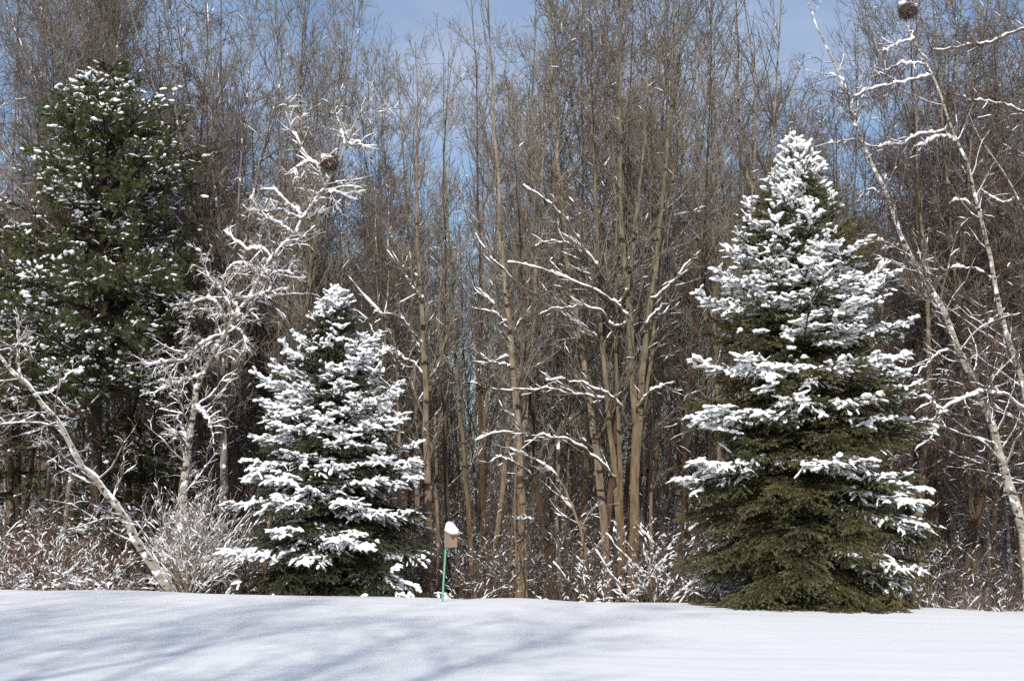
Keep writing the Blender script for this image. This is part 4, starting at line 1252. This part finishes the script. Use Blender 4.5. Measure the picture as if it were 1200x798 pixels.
def plain(name, c, rough=0.6, grain=None, spec=0.3):
    m, t = mat(name); l = t.links.new
    out = N(t, 'ShaderNodeOutputMaterial'); p = N(t, 'ShaderNodeBsdfPrincipled')
    p.inputs['Roughness'].default_value = rough; p.inputs['Specular IOR Level'].default_value = spec
    tc_ = N(t, 'ShaderNodeTexCoord'); mp_ = N(t, 'ShaderNodeMapping'); mp_.inputs['Scale'].default_value = grain or (6, 6, 6)
    n_ = N(t, 'ShaderNodeTexNoise'); n_.inputs['Scale'].default_value = 3.0; n_.inputs['Detail'].default_value = 5
    l(tc_.outputs['Object'], mp_.inputs[0]); l(mp_.outputs[0], n_.inputs['Vector'])
    mm = N(t, 'ShaderNodeMix', data_type='RGBA')
    mm.inputs['A'].default_value = (*[x * 0.72 for x in c], 1); mm.inputs['B'].default_value = (*[min(x * 1.2, 1) for x in c], 1)
    l(n_.outputs['Fac'], mm.inputs['Factor']); l(mm.outputs['Result'], p.inputs['Base Color']); l(p.outputs[0], out.inputs[0])
    return m
M['cedar'] = plain('cedar_front', (0.30, 0.195, 0.125), 0.7, (30, 30, 2))
M['grey_wood'] = plain('weathered_side_boards', (0.24, 0.20, 0.17), 0.8, (30, 30, 2))
M['roofwood'] = plain('roof_board', (0.42, 0.30, 0.17), 0.7, (4, 30, 30))
M['post'] = plain('green_post_paint', (0.15, 0.37, 0.25), 0.5)
M['hole'] = plain('entrance_hole', (0.015, 0.012, 0.01), 0.9)
YB = 25.6
bb = at(519.5, 708, YB)
bb[2] = ground_z(bb[0], bb[1])
zt = at(526, 641, YB)[2] - bb[2]               # underside of the box
ztop = at(526, 623, YB)[2] - bb[2]
bh = thing('birdhouse', bb, 'small wooden birdhouse capped with snow on a slim green post', 'birdhouse', rz=rad(33))
lean = np.array([0.055, 0.0, 0.0])
ca, sa = math.cos(rad(33)), math.sin(rad(33))
leanl = np.array([ca * lean[0], -sa * lean[0], 0])
pm = MB()
zz = np.linspace(-0.35, zt + 0.10, 8)
PP = np.stack([leanl[0] * zz / zt, leanl[1] * zz / zt + 0.035, zz], -1)[None]
pm.tubes(PP, np.full((1, 8), 0.0185), 12, cap=True)
pm.build('post', M['post'], bh)
W, D, Hb = 0.165, 0.175, 0.235                 # width, depth, height at the front
cx, cy = leanl[0] + ca * 0.05, leanl[1] - 0.045 - sa * 0.05
# body: sides are taller at the back (sloping roof)
bm_ = MB()
def prism(mb, x0, x1, y0, y1, zb, zf, zk, mi=0):
    v = np.array([[x0, y0, zb], [x1, y0, zb], [x1, y1, zb], [x0, y1, zb], [x0, y0, zf], [x1, y0, zf], [x1, y1, zk], [x0, y1, zk]], float)
    mb.add(v, np.array([[0, 3, 2, 1], [4, 5, 6, 7], [0, 1, 5, 4], [1, 2, 6, 5], [2, 3, 7, 6], [3, 0, 4, 7]]), None, mi)
zb = zt
prism(bm_, cx - W / 2, cx - W / 2 + 0.018, cy - D / 2 + 0.02, cy + D / 2, zb, zb + Hb, zb + Hb + 0.055)
prism(bm_, cx + W / 2 - 0.018, cx + W / 2, cy - D / 2 + 0.02, cy + D / 2, zb, zb + Hb, zb + Hb + 0.055)
prism(bm_, cx - W / 2 + 0.018, cx + W / 2 - 0.018, cy + D / 2 - 0.018, cy + D / 2, zb - 0.02, zb + Hb + 0.05, zb + Hb + 0.052)
prism(bm_, cx - W / 2 + 0.018, cx + W / 2 - 0.018, cy - D / 2 + 0.02, cy + D / 2 - 0.018, zb + 0.004, zb + 0.02, zb + 0.02)
bm_.build('box', M['grey_wood'], bh, False)
# front board with a real round hole
import bmesh
bmf = bmesh.new()
nseg = 20; hr = 0.021; hz = zb + Hb - 0.075
xs0, xs1, z0_, z1_ = cx - W / 2, cx + W / 2, zb, zb + Hb
ring, outer = [], []
for k in range(nseg):
    a = 2 * math.pi * k / nseg
    dx, dz = math.cos(a), math.sin(a)
    ring.append((cx + hr * dx, hz + hr * dz))
    tq = min([((xs1 if dx > 0 else xs0) - cx) / dx if abs(dx) > 1e-6 else 9, ((z1_ if dz > 0 else z0_) - hz) / dz if abs(dz) > 1e-6 else 9])
    outer.append([cx + dx * tq, hz + dz * tq])
for cxx, czz in ((xs0, z0_), (xs1, z0_), (xs0, z1_), (xs1, z1_)):   # snap the nearest ray to each corner
    k = min(range(nseg), key=lambda q: (outer[q][0] - cxx) ** 2 + (outer[q][1] - czz) ** 2)
    outer[k] = [cxx, czz]
yf, yb_ = cy - D / 2, cy - D / 2 + 0.0195
fv = [[bmf.verts.new((p[0], y, p[1])) for p in L_] for y in (yf, yb_) for L_ in (ring, outer)]
for k in range(nseg):
    j = (k + 1) % nseg
    bmf.faces.new((fv[0][k], fv[0][j], fv[1][j], fv[1][k]))
    bmf.faces.new((fv[2][k], fv[3][k], fv[3][j], fv[2][j]))
    bmf.faces.new((fv[0][k], fv[2][k], fv[2][j], fv[0][j]))
    bmf.faces.new((fv[1][k], fv[1][j], fv[3][j], fv[3][k]))
bmesh.ops.recalc_face_normals(bmf, faces=bmf.faces[:])
me = bpy.data.meshes.new('front_panel'); bmf.to_mesh(me); bmf.free()
me.materials.append(M['cedar'])
fo = bpy.data.objects.new('front_panel', me); COL.objects.link(fo); fo.parent = bh
# roof board overhanging the front
rm = MB()
sl_ = math.atan(0.055 / D)
Rx = np.array([[1, 0, 0], [0, math.cos(sl_), -math.sin(sl_)], [0, math.sin(sl_), math.cos(sl_)]])
rc = np.array([cx, cy - 0.025, zb + Hb + 0.034])
box(rm, rc, (W + 0.03, D + 0.08, 0.018), Rx, 0, 0.003)
rm.build('roof', M['roofwood'], bh, False)
# snow cap: a rounded mound with a higher shoulder towards the back
V0, F0 = ICO[3]
X = V0.copy()
sq = lambda a, p: np.sign(a) * np.abs(a) ** p
Xc = np.stack([sq(X[:, 0], 0.5) * (W + 0.03) * 0.52, sq(X[:, 1], 0.5) * (D + 0.08) * 0.51, np.where(X[:, 2] > 0, X[:, 2] ** 0.8 if False else np.abs(X[:, 2]) ** 0.8 * 0.12, X[:, 2] * 0.012)], -1)
Xc[:, 2] *= 1 + (0.22 * np.clip(Xc[:, 1] / 0.12, -1, 1) - 0.26 * np.clip(Xc[:, 0] / 0.09, -1, 1)) * (Xc[:, 2] > 0)
Xc[:, 2] += 0.022 * noise3(Xc, 13, 4) * (Xc[:, 2] > 0.02)
Xc = Xc @ Rx.T + rc + np.array([0, 0, 0.014])
sm = MB(); sm.add(Xc, None, F0)
sm.build('snow_cap', M['snow'], bh)

# ------------------------------------------------------------------ trees behind the viewer that shade the lawn
sh = np.random.default_rng(700)
for i, (x, y, H, r0, lab) in enumerate(((-9.0, -7.5, 21, 0.24, 'tall bare tree behind the viewer, shading the lower left snow'), (-5.6, -9.0, 22, 0.22, 'tall bare tree behind the viewer, shading the snow below the birdhouse'),
                                  (-13.5, -6.0, 23, 0.24, 'tall bare tree behind the viewer, shading the snow at the far left'))):
    z = np.linspace(-0.3, H, 8)
    P = np.stack([x + 0.02 * z + sh.normal(size=8) * 0.08, y + sh.normal(size=8) * 0.08, z + float(ground_z(x, y))], -1)
    P2 = P[3:].copy(); P2[:, 0] += np.linspace(0, 2.4, 5); 
    P3 = P[2:].copy(); P3[:, 0] -= np.linspace(0, 2.8, 6); P3[:, 1] += np.linspace(0, 1.5, 6)
    make_tree('bare_tree', lab, 'bare tree', [(P, r0, 0.02), (P2, r0 * 0.6, 0.015), (P3, r0 * 0.6, 0.015)], spec_upright(1.35, 0.5)[:4], M['tan'], M['limb'], M['twig_tan'], np.random.default_rng(710 + i), snow=())
